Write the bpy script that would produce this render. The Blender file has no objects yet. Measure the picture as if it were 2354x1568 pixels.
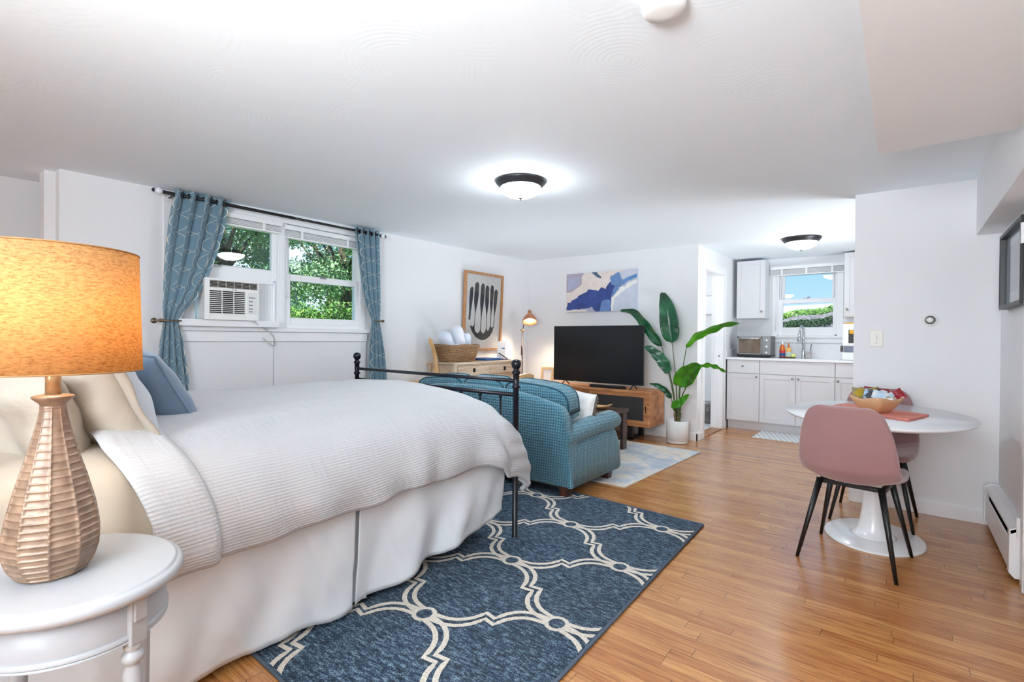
import bpy, bmesh, math, random
from mathutils import Matrix, Vector, noise
random.seed(7)
PI = math.pi
sc = bpy.context.scene
COL = sc.collection

# ------------------------------------------------------------------ camera, world, sun, exposure
YAW, PITCH, ROLL, FPX, EYE = math.radians(38.4414), math.radians(.35514), math.radians(.51248), 1129.348, 1.17
def _rows():
    f = Vector((-math.sin(YAW), math.cos(YAW), 0)); r = Vector((math.cos(YAW), math.sin(YAW), 0)); d = Vector((0, 0, -1))
    f2 = math.cos(PITCH)*f + math.sin(PITCH)*d; d2 = math.cos(PITCH)*d - math.sin(PITCH)*f
    return math.cos(ROLL)*r - math.sin(ROLL)*d2, math.cos(ROLL)*d2 + math.sin(ROLL)*r, f2
CR, CD, CF = _rows()
cam = bpy.data.cameras.new('camera'); camo = bpy.data.objects.new('camera', cam); COL.objects.link(camo)
cam.sensor_width = 36; cam.sensor_fit = 'HORIZONTAL'; cam.lens = FPX/2354*36; cam.clip_start = .02; cam.clip_end = 200
m = Matrix.Identity(4)
for i in range(3):
    m[i][0] = CR[i]; m[i][1] = -CD[i]; m[i][2] = -CF[i]
m[2][3] = EYE
camo.matrix_world = m
sc.camera = camo
sc.view_settings.view_transform = 'Standard'; sc.view_settings.look = 'None'
sc.view_settings.gamma = 1; sc.view_settings.use_curve_mapping = False
sc.view_settings.exposure = 0.70
try:
    sc.cycles.use_denoising = True; sc.cycles.max_bounces = 12; sc.cycles.diffuse_bounces = 9
    sc.cycles.transparent_max_bounces = 12; sc.cycles.sample_clamp_indirect = 6; sc.cycles.caustics_reflective = False; sc.cycles.caustics_refractive = False
except Exception:
    pass

def lin(r, g, b):
    return tuple(((c/255)/12.92 if c/255 <= .04045 else ((c/255+.055)/1.055)**2.4) for c in (r, g, b))

w = bpy.data.worlds.new('sky'); sc.world = w; w.use_nodes = True
nt = w.node_tree; nt.nodes.clear()
wo = nt.nodes.new('ShaderNodeOutputWorld'); bg = nt.nodes.new('ShaderNodeBackground'); bg.inputs[1].default_value = 1.0
tc = nt.nodes.new('ShaderNodeTexCoord'); sx = nt.nodes.new('ShaderNodeSeparateXYZ'); rp = nt.nodes.new('ShaderNodeValToRGB')
nt.links.new(tc.outputs['Generated'], sx.inputs[0]); nt.links.new(sx.outputs['Z'], rp.inputs[0])
e = rp.color_ramp.elements; e[0].position = 0; e[0].color = (*lin(176, 206, 238), 1); e[1].position = .25; e[1].color = (*lin(96, 158, 224), 1)
nt.links.new(rp.outputs[0], bg.inputs[0]); nt.links.new(bg.outputs[0], wo.inputs[0])

def light(name, kind, loc, energy, color=(1, 1, 1), size=.1, rot=(0, 0, 0), parent=None):
    l = bpy.data.lights.new(name, kind); l.energy = energy; l.color = color
    if kind in ('POINT', 'SPOT'): l.shadow_soft_size = size
    if kind == 'SUN': l.angle = size
    o = bpy.data.objects.new(name, l); COL.objects.link(o); o.location = loc; o.rotation_euler = rot
    if parent: o.parent = parent
    return o
light('sun', 'SUN', (3, -3, 8), 8.0, (1, .97, .92), .02, (math.radians(42), 0, math.radians(35)))
DOME_E, KITCHEN_E, ADDED_DOME_E, BATH_W = 58.0, 22.0, 14.0, 7.0

# ------------------------------------------------------------------ pixel rays (2354x1568) onto world planes
def ray(u, v): return CR*((u-1177)/FPX) + CD*((v-784)/FPX) + CF
def PZ(u, v, z=0): d = ray(u, v); t = (z-EYE)/d.z; return Vector((d.x*t, d.y*t, z))
def PX(u, v, x): d = ray(u, v); t = x/d.x; return Vector((x, d.y*t, EYE+d.z*t))
def PY(u, v, y): d = ray(u, v); t = y/d.y; return Vector((d.x*t, y, EYE+d.z*t))
def ceil_z(x, y): return 2.1850 - .01151*x + .010436*y

# ------------------------------------------------------------------ materials
MATS = {}
class NT:
    def __init__(s, name):
        s.m = bpy.data.materials.new(name); s.m.use_nodes = True; s.t = s.m.node_tree; s.b = s.t.nodes['Principled BSDF']
        s.co = None
    def n(s, k, **kw):
        x = s.t.nodes.new(k)
        for a, b in kw.items(): setattr(x, a, b)
        return x
    def l(s, a, b): s.t.links.new(a, b)
    def math(s, op, a, b=None, c=None):
        x = s.n('ShaderNodeMath', operation=op)
        for i, v in enumerate((a, b, c)):
            if v is None: continue
            if isinstance(v, (int, float)): x.inputs[i].default_value = v
            else: s.l(v, x.inputs[i])
        return x.outputs[0]
    def coords(s, kind='Object'):
        if not s.co: s.co = s.n('ShaderNodeTexCoord')
        return s.co.outputs[kind]
    def sep(s, kind='Object'):
        x = s.n('ShaderNodeSeparateXYZ'); s.l(s.coords(kind), x.inputs[0]); return x.outputs
    def noise(s, scale, detail=4, rough=.5, stretch=None, kind='Object', dist=0):
        x = s.n('ShaderNodeTexNoise'); x.inputs['Scale'].default_value = scale; x.inputs['Detail'].default_value = detail
        x.inputs['Roughness'].default_value = rough; x.inputs['Distortion'].default_value = dist
        if stretch:
            mp = s.n('ShaderNodeMapping'); mp.inputs['Scale'].default_value = stretch; s.l(s.coords(kind), mp.inputs[0]); s.l(mp.outputs[0], x.inputs['Vector'])
        else: s.l(s.coords(kind), x.inputs['Vector'])
        return x.outputs['Fac']
    def ramp(s, fac, stops):
        x = s.n('ShaderNodeValToRGB'); el = x.color_ramp.elements
        while len(el) < len(stops): el.new(.5)
        for q, (p, c) in zip(el, stops): q.position = p; q.color = (*c, 1)
        s.l(fac, x.inputs[0]); return x.outputs[0]
    def mix(s, fac, a, b, kind='MIX'):
        x = s.n('ShaderNodeMix', data_type='RGBA', blend_type=kind)
        for i, v in ((0, fac), (6, a), (7, b)):
            if isinstance(v, (int, float)): x.inputs[i].default_value = v
            elif isinstance(v, tuple): x.inputs[i].default_value = (*v, 1)
            else: s.l(v, x.inputs[i])
        return x.outputs[2]
    def color(s, v):
        if isinstance(v, tuple): s.b.inputs['Base Color'].default_value = (*v, 1)
        else: s.l(v, s.b.inputs['Base Color'])
    def rough(s, v): s.b.inputs['Roughness'].default_value = v
    def bump(s, h, strength=.3, dist=.01):
        x = s.n('ShaderNodeBump'); x.inputs['Strength'].default_value = strength; x.inputs['Distance'].default_value = dist
        s.l(h, x.inputs['Height']); s.l(x.outputs[0], s.b.inputs['Normal'])

def plain(name, col, rough=.5, metal=0, var=.04, vscale=8, bump=None, spec=.5, emit=None, coat=0, sheen=0, alpha=None):
    if name in MATS: return MATS[name]
    k = NT(name); c = lin(*col)
    if var:
        k.color(k.ramp(k.noise(vscale), [(.3, tuple(x*(1-var) for x in c)), (.7, tuple(min(1, x*(1+var)) for x in c))]))
    else: k.color(c)
    k.rough(rough); k.b.inputs['Metallic'].default_value = metal
    k.b.inputs['Specular IOR Level'].default_value = spec
    if coat: k.b.inputs['Coat Weight'].default_value = coat; k.b.inputs['Coat Roughness'].default_value = .15
    if sheen: k.b.inputs['Sheen Weight'].default_value = sheen
    if bump: k.bump(k.noise(bump[0], 3), bump[1], bump[2] if len(bump) > 2 else .005)
    if emit: k.b.inputs['Emission Color'].default_value = (*lin(*emit[0]), 1); k.b.inputs['Emission Strength'].default_value = emit[1]
    if alpha is not None: k.b.inputs['Alpha'].default_value = alpha
    MATS[name] = k.m
    return k.m

wall_m = plain('wall paint', (231, 232, 234), .7, var=.012, vscale=2, bump=(90, .08, .002), spec=.25)
trim_m = plain('white trim paint', (238, 239, 241), .35, var=.01, spec=.4)
cab_m = plain('cabinet paint', (216, 216, 219), .4, var=.01, spec=.4)
plastic_m = plain('white plastic', (238, 238, 236), .35, var=.01)
black_m = plain('black metal', (11, 12, 14), .4, var=.1)
navy_m = plain('dark blue black metal', (10, 12, 24), .3, var=.1, spec=.4)
darkslot_m = plain('dark slot', (14, 14, 15), .6, var=0)
chrome_m = plain('chrome', (205, 207, 210), .12, 1, var=0)
nickel_m = plain('nickel', (150, 148, 145), .28, 1, var=0)
steel_m = plain('brushed steel', (150, 152, 155), .3, .9, var=.08, vscale=40)
bronze_m = plain('dark bronze', (62, 62, 66), .35, .6, var=.08)
brass_m = plain('aged brass', (120, 104, 84), .35, .8, var=.1)
copper_m = plain('copper shade', (196, 134, 96), .35, .5, var=.03)
brown_m = plain('dark brown metal', (66, 48, 42), .4, .2, var=.05)
glossblack_m = plain('screen black', (30, 31, 33), .22, var=0, spec=.35)
paper_m = plain('white paper', (240, 240, 242), .6, var=.01)
soil_m = plain('dark soil', (58, 44, 34), .95, var=.3, vscale=60)
pot_m = plain('white ceramic', (224, 226, 226), .55, var=.02)
towel_m = plain('white towel', (228, 232, 240), .9, var=.02, bump=(300, .4, .003), sheen=.3)
sky_roof_m = plain('grey roofing', (176, 186, 198), .7, var=.06, vscale=3)

def ceiling_material():
    k = NT('textured ceiling'); k.color(lin(238, 246, 252)); k.rough(.8); k.b.inputs['Specular IOR Level'].default_value = .2
    v = k.n('ShaderNodeTexVoronoi'); v.inputs['Scale'].default_value = 2.6; k.l(k.coords(), v.inputs['Vector'])
    rings = k.math('SINE', k.math('MULTIPLY', v.outputs['Distance'], 110))
    msk = k.math('GREATER_THAN', k.noise(3.3, 3), .5)
    h = k.math('ADD', k.math('MULTIPLY', k.math('MULTIPLY', rings, msk), .25), k.math('MULTIPLY', k.noise(12, 6, .7, dist=1.5), 1.0))
    k.bump(h, .13, .003); return k.m
ceil_m = ceiling_material()

def floor_material():
    k = NT('oak strip flooring'); o = k.sep()
    x, y = o[0], o[1]
    row = k.math('FLOOR', k.math('DIVIDE', y, .0572)); fr = k.math('FRACT', k.math('DIVIDE', y, .0572))
    wn = k.n('ShaderNodeTexWhiteNoise', noise_dimensions='1D'); k.l(row, wn.inputs['W'])
    xs = k.math('DIVIDE', k.math('ADD', x, k.math('MULTIPLY', wn.outputs['Value'], 7.3)), .82)
    cell = k.math('FLOOR', xs); fx = k.math('FRACT', xs)
    cmb = k.n('ShaderNodeCombineXYZ'); k.l(row, cmb.inputs[0]); k.l(cell, cmb.inputs[1])
    wn2 = k.n('ShaderNodeTexWhiteNoise', noise_dimensions='3D'); k.l(cmb.outputs[0], wn2.inputs['Vector'])
    tone = wn2.outputs['Value']
    off = k.n('ShaderNodeCombineXYZ'); k.l(k.math('MULTIPLY', tone, 20), off.inputs[0]); k.l(k.math('MULTIPLY', tone, 35), off.inputs[1])
    add = k.n('ShaderNodeVectorMath', operation='ADD'); k.l(k.coords(), add.inputs[0]); k.l(off.outputs[0], add.inputs[1])
    mp = k.n('ShaderNodeMapping'); mp.inputs['Scale'].default_value = (1.6, 22, 1); k.l(add.outputs[0], mp.inputs[0])
    ns = k.n('ShaderNodeTexNoise'); ns.inputs['Scale'].default_value = 3.2; ns.inputs['Detail'].default_value = 6; ns.inputs['Roughness'].default_value = .62; ns.inputs['Distortion'].default_value = .8
    k.l(mp.outputs[0], ns.inputs['Vector'])
    grain = k.ramp(ns.outputs['Fac'], [(.28, lin(150, 98, 52)), (.5, lin(192, 138, 84)), (.75, lin(214, 164, 108))])
    tint = k.ramp(tone, [(0, lin(222, 200, 180)), (.5, lin(240, 228, 214)), (1, lin(255, 250, 240))])
    c = k.mix(1.0, grain, tint, 'MULTIPLY')
    edge = k.math('MAXIMUM', k.math('GREATER_THAN', k.math('ABSOLUTE', k.math('SUBTRACT', fr, .5)), .483), k.math('LESS_THAN', fx, .0032))
    c = k.mix(k.math('MULTIPLY', edge, .72), c, lin(84, 50, 26)); k.color(c)
    k.rough(.26); k.b.inputs['Coat Weight'].default_value = .35; k.b.inputs['Coat Roughness'].default_value = .18
    h = k.math('SUBTRACT', k.math('MULTIPLY', k.noise(2.5, 3, .5, (1, 5, 1)), .5), k.math('MULTIPLY', edge, .5))
    k.bump(h, .25, .003); return k.m
floor_m = floor_material()

def wood(name, a, b, c, scale=3, stretch=(1, 12, 12), rough=.5, bump=.1):
    k = NT(name); f = k.noise(scale, 6, .6, stretch, dist=.7)
    k.color(k.ramp(f, [(.3, lin(*a)), (.5, lin(*b)), (.72, lin(*c))])); k.rough(rough); k.bump(f, bump, .003); return k.m
deskwood_m = wood('weathered light wood', (172, 146, 122), (204, 182, 158), (224, 206, 186), 3, (12, 1.2, 14), .6)
tvwood_m = wood('acacia wood', (142, 88, 54), (182, 122, 78), (206, 150, 102), 2.2, (1.2, 5, 9), .45)
honey_m = wood('honey wood', (196, 148, 96), (220, 176, 122), (236, 198, 150), 3, (8, 8, 1.5), .45)
frame_m = wood('oak frame wood', (150, 104, 66), (178, 128, 84), (196, 150, 104), 4, (9, 9, 2), .5)
paleframe_m = wood('pale carved wood', (216, 178, 124), (232, 198, 150), (242, 216, 176), 14, (3, 3, 3), .5, .4)
espresso_m = wood('espresso wood', (52, 38, 36), (76, 58, 54), (98, 78, 72), 3, (1.5, 9, 9), .35)
mahog_m = wood('dark mahogany', (40, 18, 12), (62, 28, 18), (84, 40, 26), 3, (9, 9, 2), .35)
thresh_m = wood('oak threshold', (128, 88, 54), (154, 110, 70), (176, 132, 90), 4, (9, 1, 9), .4)

def fabric_white(name, col, stripe, period=.011, folds=0):
    k = NT(name); k.rough(.9); k.b.inputs['Sheen Weight'].default_value = .25
    uv = k.sep('UV'); s = k.math('SINE', k.math('MULTIPLY', uv[0], 2*PI/period))
    c = lin(*col)
    if stripe:
        wob = k.noise(60, 3, .5, None, 'UV')
        h = k.math('ADD', k.math('ADD', k.math('MULTIPLY', s, stripe), k.math('MULTIPLY', wob, .6)), k.math('MULTIPLY', k.noise(8, 4, .55, (.55, 1.5, 1), 'UV', 1.2), 9))
        k.color(k.ramp(k.math('MULTIPLY_ADD', s, .5, .5), [(.1, tuple(x*.95 for x in c)), (.7, c)]))
        k.bump(h, .36, .002)
    else:
        k.color(c); k.bump(k.noise(22, 4, .6, (1, 1, .3)), .25, .004)
    return k.m
quilt_m = fabric_white('white ribbed cotton', (183, 184, 187), .7)
skirt_m = plain('white sateen', (222, 226, 230), .55, var=.01, sheen=.2)
sheet_m = plain('cream sheet', (176, 164, 148), .9, var=.02, bump=(25, .3, .006), sheen=.2)
cream_m = plain('cream pillowcase', (178, 168, 154), .9, var=.02, bump=(14, .5, .012), sheen=.2)
sham_m = plain('white jacquard', (186, 192, 200), .7, var=.03, vscale=18, bump=(12, .4, .008), sheen=.2)
bluepil_m = plain('slate blue sateen', (104, 124, 146), .5, var=.05, vscale=5, bump=(16, .5, .008), sheen=.4)
whitepil_m = plain('off white cotton', (232, 230, 228), .9, var=.02, bump=(30, .3, .004))
pink_m = plain('dusty pink velvet', (150, 112, 112), .75, var=.05, vscale=4, bump=(7, .12, .006), sheen=.45)
fringe_m = plain('taupe fringe', (120, 104, 92), .9, var=.2, vscale=60)

def sofa_material():
    k = NT('teal woven chenille'); o = k.sep(); P = 2*PI/.021
    a = k.math('SINE', k.math('MULTIPLY', k.math('ADD', o[0], o[1]), P)); b = k.math('SINE', k.math('MULTIPLY', k.math('ADD', o[2], k.math('MULTIPLY', k.noise(12, 2), .02)), P))
    h = k.math('ADD', k.math('MULTIPLY', a, .55), k.math('MULTIPLY', b, .45))
    h2 = k.math('MULTIPLY_ADD', h, .5, .5)
    c = k.ramp(k.math('ADD', h2, k.math('MULTIPLY', k.math('SUBTRACT', k.noise(90, 2), .5), .25)), [(.1, lin(48, 94, 112)), (.5, lin(68, 120, 138)), (.95, lin(98, 148, 164))])
    k.color(c); k.rough(.92); k.b.inputs['Sheen Weight'].default_value = .35; k.bump(h, .7, .004); return k.m
sofa_m = sofa_material()

def curtain_material():
    k = NT('blue trellis curtain'); uv = k.sep('UV')
    W, P, A = .165, .27, .0825
    s = k.math('SINE', k.math('MULTIPLY', uv[1], 2*PI/P))
    s3 = k.math('SINE', k.math('MULTIPLY', uv[1], 6*PI/P))
    off = k.math('ADD', k.math('MULTIPLY', s, A), k.math('MULTIPLY', s3, .006))
    def fam(sg):
        t = k.math('FRACT', k.math('DIVIDE', k.math('ADD', uv[0], k.math('MULTIPLY', off, sg)), W))
        return k.math('LESS_THAN', k.math('ABSOLUTE', k.math('SUBTRACT', t, .5)), .02)
    m_ = k.math('MAXIMUM', fam(1), fam(-1))
    m2 = k.math('MAXIMUM', m_, 0)
    base = k.ramp(k.noise(220, 3, .7), [(.3, lin(90, 124, 142)), (.7, lin(130, 158, 172))])
    k.color(k.mix(m2, base, lin(222, 218, 204))); k.rough(.85); k.b.inputs['Sheen Weight'].default_value = .3
    k.bump(k.noise(300, 2), .3, .002); return k.m
curtain_m = curtain_material()

def rug_material():
    k = NT('blue mottled rug pile')
    f = k.noise(26, 5, .75, (1, 3.2, 1)); g = k.noise(190, 2, .6); d = k.noise(1.6, 3)
    c = k.ramp(k.math('ADD', k.math('MULTIPLY', f, .6), k.math('MULTIPLY', g, .4)), [(.40, lin(12, 22, 36)), (.5, lin(34, 58, 80)), (.62, lin(124, 146, 160))])
    c = k.mix(k.math('MULTIPLY', k.math('SUBTRACT', d, .35), .5), c, lin(70, 68, 66)); k.color(c)
    k.rough(.95); k.bump(g, .9, .004); return k.m
rug_m = rug_material()
def ruglight():
    k = NT('cream rug pile'); g = k.noise(230, 2, .7)
    k.color(k.ramp(g, [(.3, lin(176, 164, 148)), (.6, lin(224, 216, 204))])); k.rough(.95); k.bump(g, .9, .004); return k.m
rugline_m = ruglight()
rugedge_m = plain('grey rug binding', (74, 84, 98), .9, var=.1, vscale=60)
def rug2():
    k = NT('distressed pale rug'); f = k.noise(2.2, 8, .7, (1, 1.3, 1)); g = k.noise(90, 3, .7)
    c = k.ramp(f, [(.36, lin(150, 166, 184)), (.47, lin(176, 188, 202)), (.52, lin(214, 208, 200)), (.6, lin(206, 194, 178)), (.68, lin(150, 172, 192))])
    k.color(k.mix(k.math('MULTIPLY', g, .4), c, lin(230, 228, 224))); k.rough(.95); k.bump(g, .8, .004); return k.m
rug2_m = rug2()
def mat_m():
    k = NT('grey white woven mat'); o = k.sep()
    a = k.math('GREATER_THAN', k.math('FRACT', k.math('MULTIPLY', k.math('ADD', o[0], k.math('MULTIPLY', o[1], .35)), 18)), .72)
    k.color(k.mix(k.math('MULTIPLY', a, .5), lin(206, 208, 210), lin(126, 132, 138))); k.rough(.9); k.bump(k.noise(120), .5, .003); return k.m
kmat_m = mat_m()

def leaf_m(name, a, b):
    k = NT(name); f = k.noise(5, 4, .5); k.color(k.ramp(f, [(.35, lin(*a)), (.65, lin(*b))])); k.rough(.28)
    uv = k.sep('UV'); k.bump(k.math('SINE', k.math('MULTIPLY', k.math('ADD', k.math('ABSOLUTE', k.math('SUBTRACT', uv[0], .5)), uv[1]), 90)), .09, .002)
    k.b.inputs['Coat Weight'].default_value = .3; return k.m
leafdark_m = leaf_m('dark leaf', (8, 62, 38), (22, 96, 58)); leafbright_m = leaf_m('bright leaf', (34, 110, 16), (72, 158, 24))
stem_m = plain('plant stem', (70, 92, 50), .5, var=.2, vscale=20)
def foliage(name, a, b, c):
    k = NT(name); o = k.n('ShaderNodeObjectInfo'); f = k.noise(3.1, 5, .7)
    k.color(k.ramp(f, [(.3, lin(*a)), (.5, lin(*b)), (.7, lin(*c))])); k.rough(.7)
    k.b.inputs['Transmission Weight'].default_value = 0; return k.m
fol1_m = foliage('maple leaves', (84, 122, 90), (118, 156, 108), (186, 206, 160))
fol2_m = foliage('bush leaves', (44, 86, 46), (92, 138, 58), (160, 190, 84))
fol3_m = foliage('dark ivy leaves', (14, 34, 26), (26, 56, 34), (54, 84, 46))
bark_m = plain('bark', (74, 58, 46), .9, var=.3, vscale=12)
grass_m = plain('lawn', (92, 128, 64), .95, var=.3, vscale=3)
rock_m = plain('rough stone', (108, 107, 112), .9, var=.4, vscale=9, bump=(14, 1.0, .05))
siding_m = plain('pale house siding', (206, 220, 234), .7, var=.03)
siding2_m = plain('house window dark', (70, 90, 110), .2, var=0)

def glass_material():
    k = NT('window glass'); t = k.t; t.nodes.remove(k.b)
    out = t.nodes['Material Output']; tr = k.n('ShaderNodeBsdfTransparent'); gl = k.n('ShaderNodeBsdfGlossy'); gl.inputs['Roughness'].default_value = .02
    tr.inputs[0].default_value = (.96, .98, .98, 1)
    lw = k.n('ShaderNodeLayerWeight'); lw.inputs[0].default_value = .5; mx = k.n('ShaderNodeMixShader')
    k.l(k.math('MULTIPLY_ADD', k.math('POWER', lw.outputs['Facing'], 4), .7, .025), mx.inputs[0]); k.l(tr.outputs[0], mx.inputs[1]); k.l(gl.outputs[0], mx.inputs[2]); k.l(mx.outputs[0], out.inputs[0]); return k.m
glass_m = glass_material()
def emis(name, col, st):
    k = NT(name); k.color((.8, .8, .8)); k.b.inputs['Emission Color'].default_value = (*lin(*col), 1); k.b.inputs['Emission Strength'].default_value = st; return k.m
dome_m = emis('lit opal glass', (236, 246, 255), DOME_E); kdome_m = emis('lit kitchen opal glass', (240, 248, 255), KITCHEN_E); added_dome_m = emis('added dome opal glass', (236, 246, 255), ADDED_DOME_E)
bulb_m = emis('lit bulb', (255, 236, 205), 60)

def shade_material():
    k = NT('linen lampshade'); t = k.t; out = t.nodes['Material Output']
    f = k.noise(85, 4, .8, (1, 1, 3.5)); c = k.ramp(f, [(.34, lin(166, 124, 78)), (.5, lin(208, 168, 116)), (.7, lin(230, 192, 138))])
    d = k.n('ShaderNodeBsdfDiffuse'); tl = k.n('ShaderNodeBsdfTranslucent'); k.l(c, d.inputs[0]); k.l(c, tl.inputs[0])
    mx = k.n('ShaderNodeMixShader'); mx.inputs[0].default_value = .6; k.l(d.outputs[0], mx.inputs[1]); k.l(tl.outputs[0], mx.inputs[2]); k.l(mx.outputs[0], out.inputs[0]); t.nodes.remove(k.b); return k.m
shade_m = shade_material()

# ------------------------------------------------------------------ mesh helpers
class MB:
    def __init__(s): s.bm = bmesh.new(); s.uv = s.bm.loops.layers.uv.new('UVMap'); s.mi = 0; s.sm = False
    def face(s, vs, uvs=None):
        try: f = s.bm.faces.new(vs)
        except ValueError: return
        f.material_index = s.mi; f.smooth = s.sm
        if uvs:
            for lp, q in zip(f.loops, uvs): lp[s.uv].uv = q
    def box(s, x0, x1, y0, y1, z0, z1):
        return s.obox(Vector(((x0+x1)/2, (y0+y1)/2, (z0+z1)/2)), (abs(x1-x0), abs(y1-y0), abs(z1-z0)))
    def obox(s, c, size, M=None):
        M = M or Matrix.Identity(3); v = []
        for i in (-.5, .5):
            for j in (-.5, .5):
                for k in (-.5, .5): v.append(s.bm.verts.new(Vector(c) + M @ Vector((i*size[0], j*size[1], k*size[2]))))
        for q in ((0, 1, 3, 2), (4, 6, 7, 5), (0, 4, 5, 1), (2, 3, 7, 6), (0, 2, 6, 4), (1, 5, 7, 3)): s.face([v[i] for i in q])
        return s
    def rings(s, rings, close=True, caps=True):
        R = [[s.bm.verts.new(p) for p in r] for r in rings]; n = len(R[0])
        for a, b in zip(R, R[1:]):
            for i in range(n if close else n-1): s.face([a[i], a[(i+1) % n], b[(i+1) % n], b[i]])
        if caps and close:
            s.face(list(reversed(R[0]))); s.face(R[-1])
        return s
    def lathe(s, c, prof, n=32, axis=None, caps=True, sx=1, sy=1):
        M = axis or Matrix.Identity(3); c = Vector(c); sm = s.sm; s.sm = True
        s.rings([[c + M @ Vector((r*sx*math.cos(2*PI*i/n), r*sy*math.sin(2*PI*i/n), z)) for i in range(n)] for r, z in prof], caps=caps); s.sm = sm
        return s
    def cyl(s, p0, p1, r0, r1=None, n=14, caps=True):
        p0, p1 = Vector(p0), Vector(p1); d = p1-p0
        return s.lathe(p0, [(r0, 0), (r1 if r1 is not None else r0, d.length)], n, d.to_track_quat('Z', 'Y').to_matrix(), caps)
    def tube(s, pts, r, n=10):
        pts = [Vector(p) for p in pts]; rr = r if isinstance(r, list) else [r]*len(pts); R = []; up = None
        for i, p in enumerate(pts):
            t = (pts[min(i+1, len(pts)-1)]-pts[max(i-1, 0)]).normalized()
            if up is None: up = Vector((0, 0, 1)) if abs(t.z) < .9 else Vector((1, 0, 0))
            a = t.cross(up).normalized(); b = a.cross(t).normalized(); up = b
            R.append([p + rr[i]*(math.cos(2*PI*k/n)*a + math.sin(2*PI*k/n)*b) for k in range(n)])
        sm = s.sm; s.sm = True; s.rings(R); s.sm = sm; return s
    def prism(s, poly, ext):
        ext = Vector(ext); a = [Vector(p) for p in poly]; return s.rings([a, [p+ext for p in a]])
    def grid(s, fn, nu, nv, uvf=None):
        V = [[s.bm.verts.new(fn(i/nu, j/nv)) for j in range(nv+1)] for i in range(nu+1)]
        for i in range(nu):
            for j in range(nv):
                q = [(i, j), (i+1, j), (i+1, j+1), (i, j+1)]
                s.face([V[a][b] for a, b in q], [(uvf(a/nu, b/nv) if uvf else (a/nu, b/nv)) for a, b in q])
        return s
    def pill(s, c, size, n=5, seg=10, M=None, fn=None):
        """a soft box: a subdivided cube pushed towards a superellipsoid of power n"""
        M = M or Matrix.Identity(3); c = Vector(c); idx = {}; sm = s.sm; s.sm = True
        def V(p):
            key = tuple(round(q, 5) for q in p)
            if key not in idx:
                d = sum(abs(q)**n for q in p)**(1/n); q = Vector(p)/d
                v = Vector((q.x*size[0]/2, q.y*size[1]/2, q.z*size[2]/2))
                if fn: v = fn(v, q)
                idx[key] = s.bm.verts.new(c + M @ v)
            return idx[key]
        for ax in range(3):
            for sg in (-1, 1):
                for i in range(seg):
                    for j in range(seg):
                        q = []
                        for a, b in ((i, j), (i+1, j), (i+1, j+1), (i, j+1)):
                            p = [0, 0, 0]; p[ax] = sg; p[(ax+1) % 3] = math.tan((2*a/seg-1)*PI/4); p[(ax+2) % 3] = math.tan((2*b/seg-1)*PI/4); q.append(V(p))
                        s.face(q if sg > 0 else q[::-1])
        s.sm = sm; return s
    def build(s, name, mats, parent=None, label=None, bevel=0, solid=0, subd=0, local=False, seg=2):
        me = bpy.data.meshes.new(name); bmesh.ops.recalc_face_normals(s.bm, faces=s.bm.faces) if not solid else None
        if parent is not None and not local:
            s.bm.transform(WM[parent.name].inverted())
        s.bm.to_mesh(me); s.bm.free()
        for q in (mats if isinstance(mats, (list, tuple)) else [mats]): me.materials.append(q)
        o = bpy.data.objects.new(name, me); COL.objects.link(o)
        if parent is not None: o.parent = parent; WM[o.name] = WM[parent.name]
        else: WM[o.name] = Matrix.Identity(4)
        if label: o['label'] = label
        if bevel:
            b = o.modifiers.new('bevel', 'BEVEL'); b.width = bevel; b.segments = seg; b.limit_method = 'ANGLE'; b.angle_limit = math.radians(40)
        if solid:
            q = o.modifiers.new('solid', 'SOLIDIFY'); q.thickness = solid; q.offset = 0
        if subd:
            q = o.modifiers.new('sub', 'SUBSURF'); q.levels = q.render_levels = subd
        return o
WM = {}
def thing(name, label, cat, loc=(0, 0, 0), rotz=0, group=None):
    o = bpy.data.objects.new(name, None); COL.objects.link(o); o.location = loc; o.rotation_euler = (0, 0, rotz); o.empty_display_size = .05
    o['label'] = label; o['category'] = cat
    if group: o['group'] = group
    WM[o.name] = Matrix.Translation(loc) @ Matrix.Rotation(rotz, 4, 'Z'); return o
def single(name, mb, mats, label, cat, group=None, **kw):
    vs = [v.co for v in mb.bm.verts]; lo = Vector([min(v[i] for v in vs) for i in range(3)]); hi = Vector([max(v[i] for v in vs) for i in range(3)])
    base = Vector(((lo.x+hi.x)/2, (lo.y+hi.y)/2, lo.z)); mb.bm.transform(Matrix.Translation(-base))
    o = mb.build(name, mats, **kw); o.location = base; WM[o.name] = Matrix.Translation(base); o['label'] = label; o['category'] = cat
    if group: o['group'] = group
    return o
def struct(name, mb, mats, parent=None, **kw):
    o = mb.build(name, mats, parent, **kw)
    if parent is None: o['kind'] = 'structure'
    return o
def sempty(name, loc=(0, 0, 0)):
    o = bpy.data.objects.new(name, None); COL.objects.link(o); o['kind'] = 'structure'; o.location = loc; WM[o.name] = Matrix.Translation(loc); return o
def flatpoly(pts):
    from mathutils.geometry import tessellate_polygon
    b = MB(); vs = [b.bm.verts.new(p) for p in pts]
    for t_ in tessellate_polygon([[Vector(p) for p in pts]]): b.face([vs[i] for i in t_])
    return b
def copy_tree(o, parent=None):
    c = o.copy(); COL.objects.link(c)
    if parent is not None: c.parent = parent
    for ch in list(o.children): copy_tree(ch, c)
    return c
def lerp(a, b, t): return a+(b-a)*t
def interp(tab, x):
    if x <= tab[0][0]: return tab[0][1]
    for (a, b), (c, d) in zip(tab, tab[1:]):
        if x <= c:
            t = (x-a)/(c-a)
            return b+(d-b)*t if isinstance(b, (int, float)) else [p+(q-p)*t for p, q in zip(b, d)]
    return tab[-1][1]
def sstep(a, b, x): t = max(0, min(1, (x-a)/(b-a))); return t*t*(3-2*t)


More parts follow.
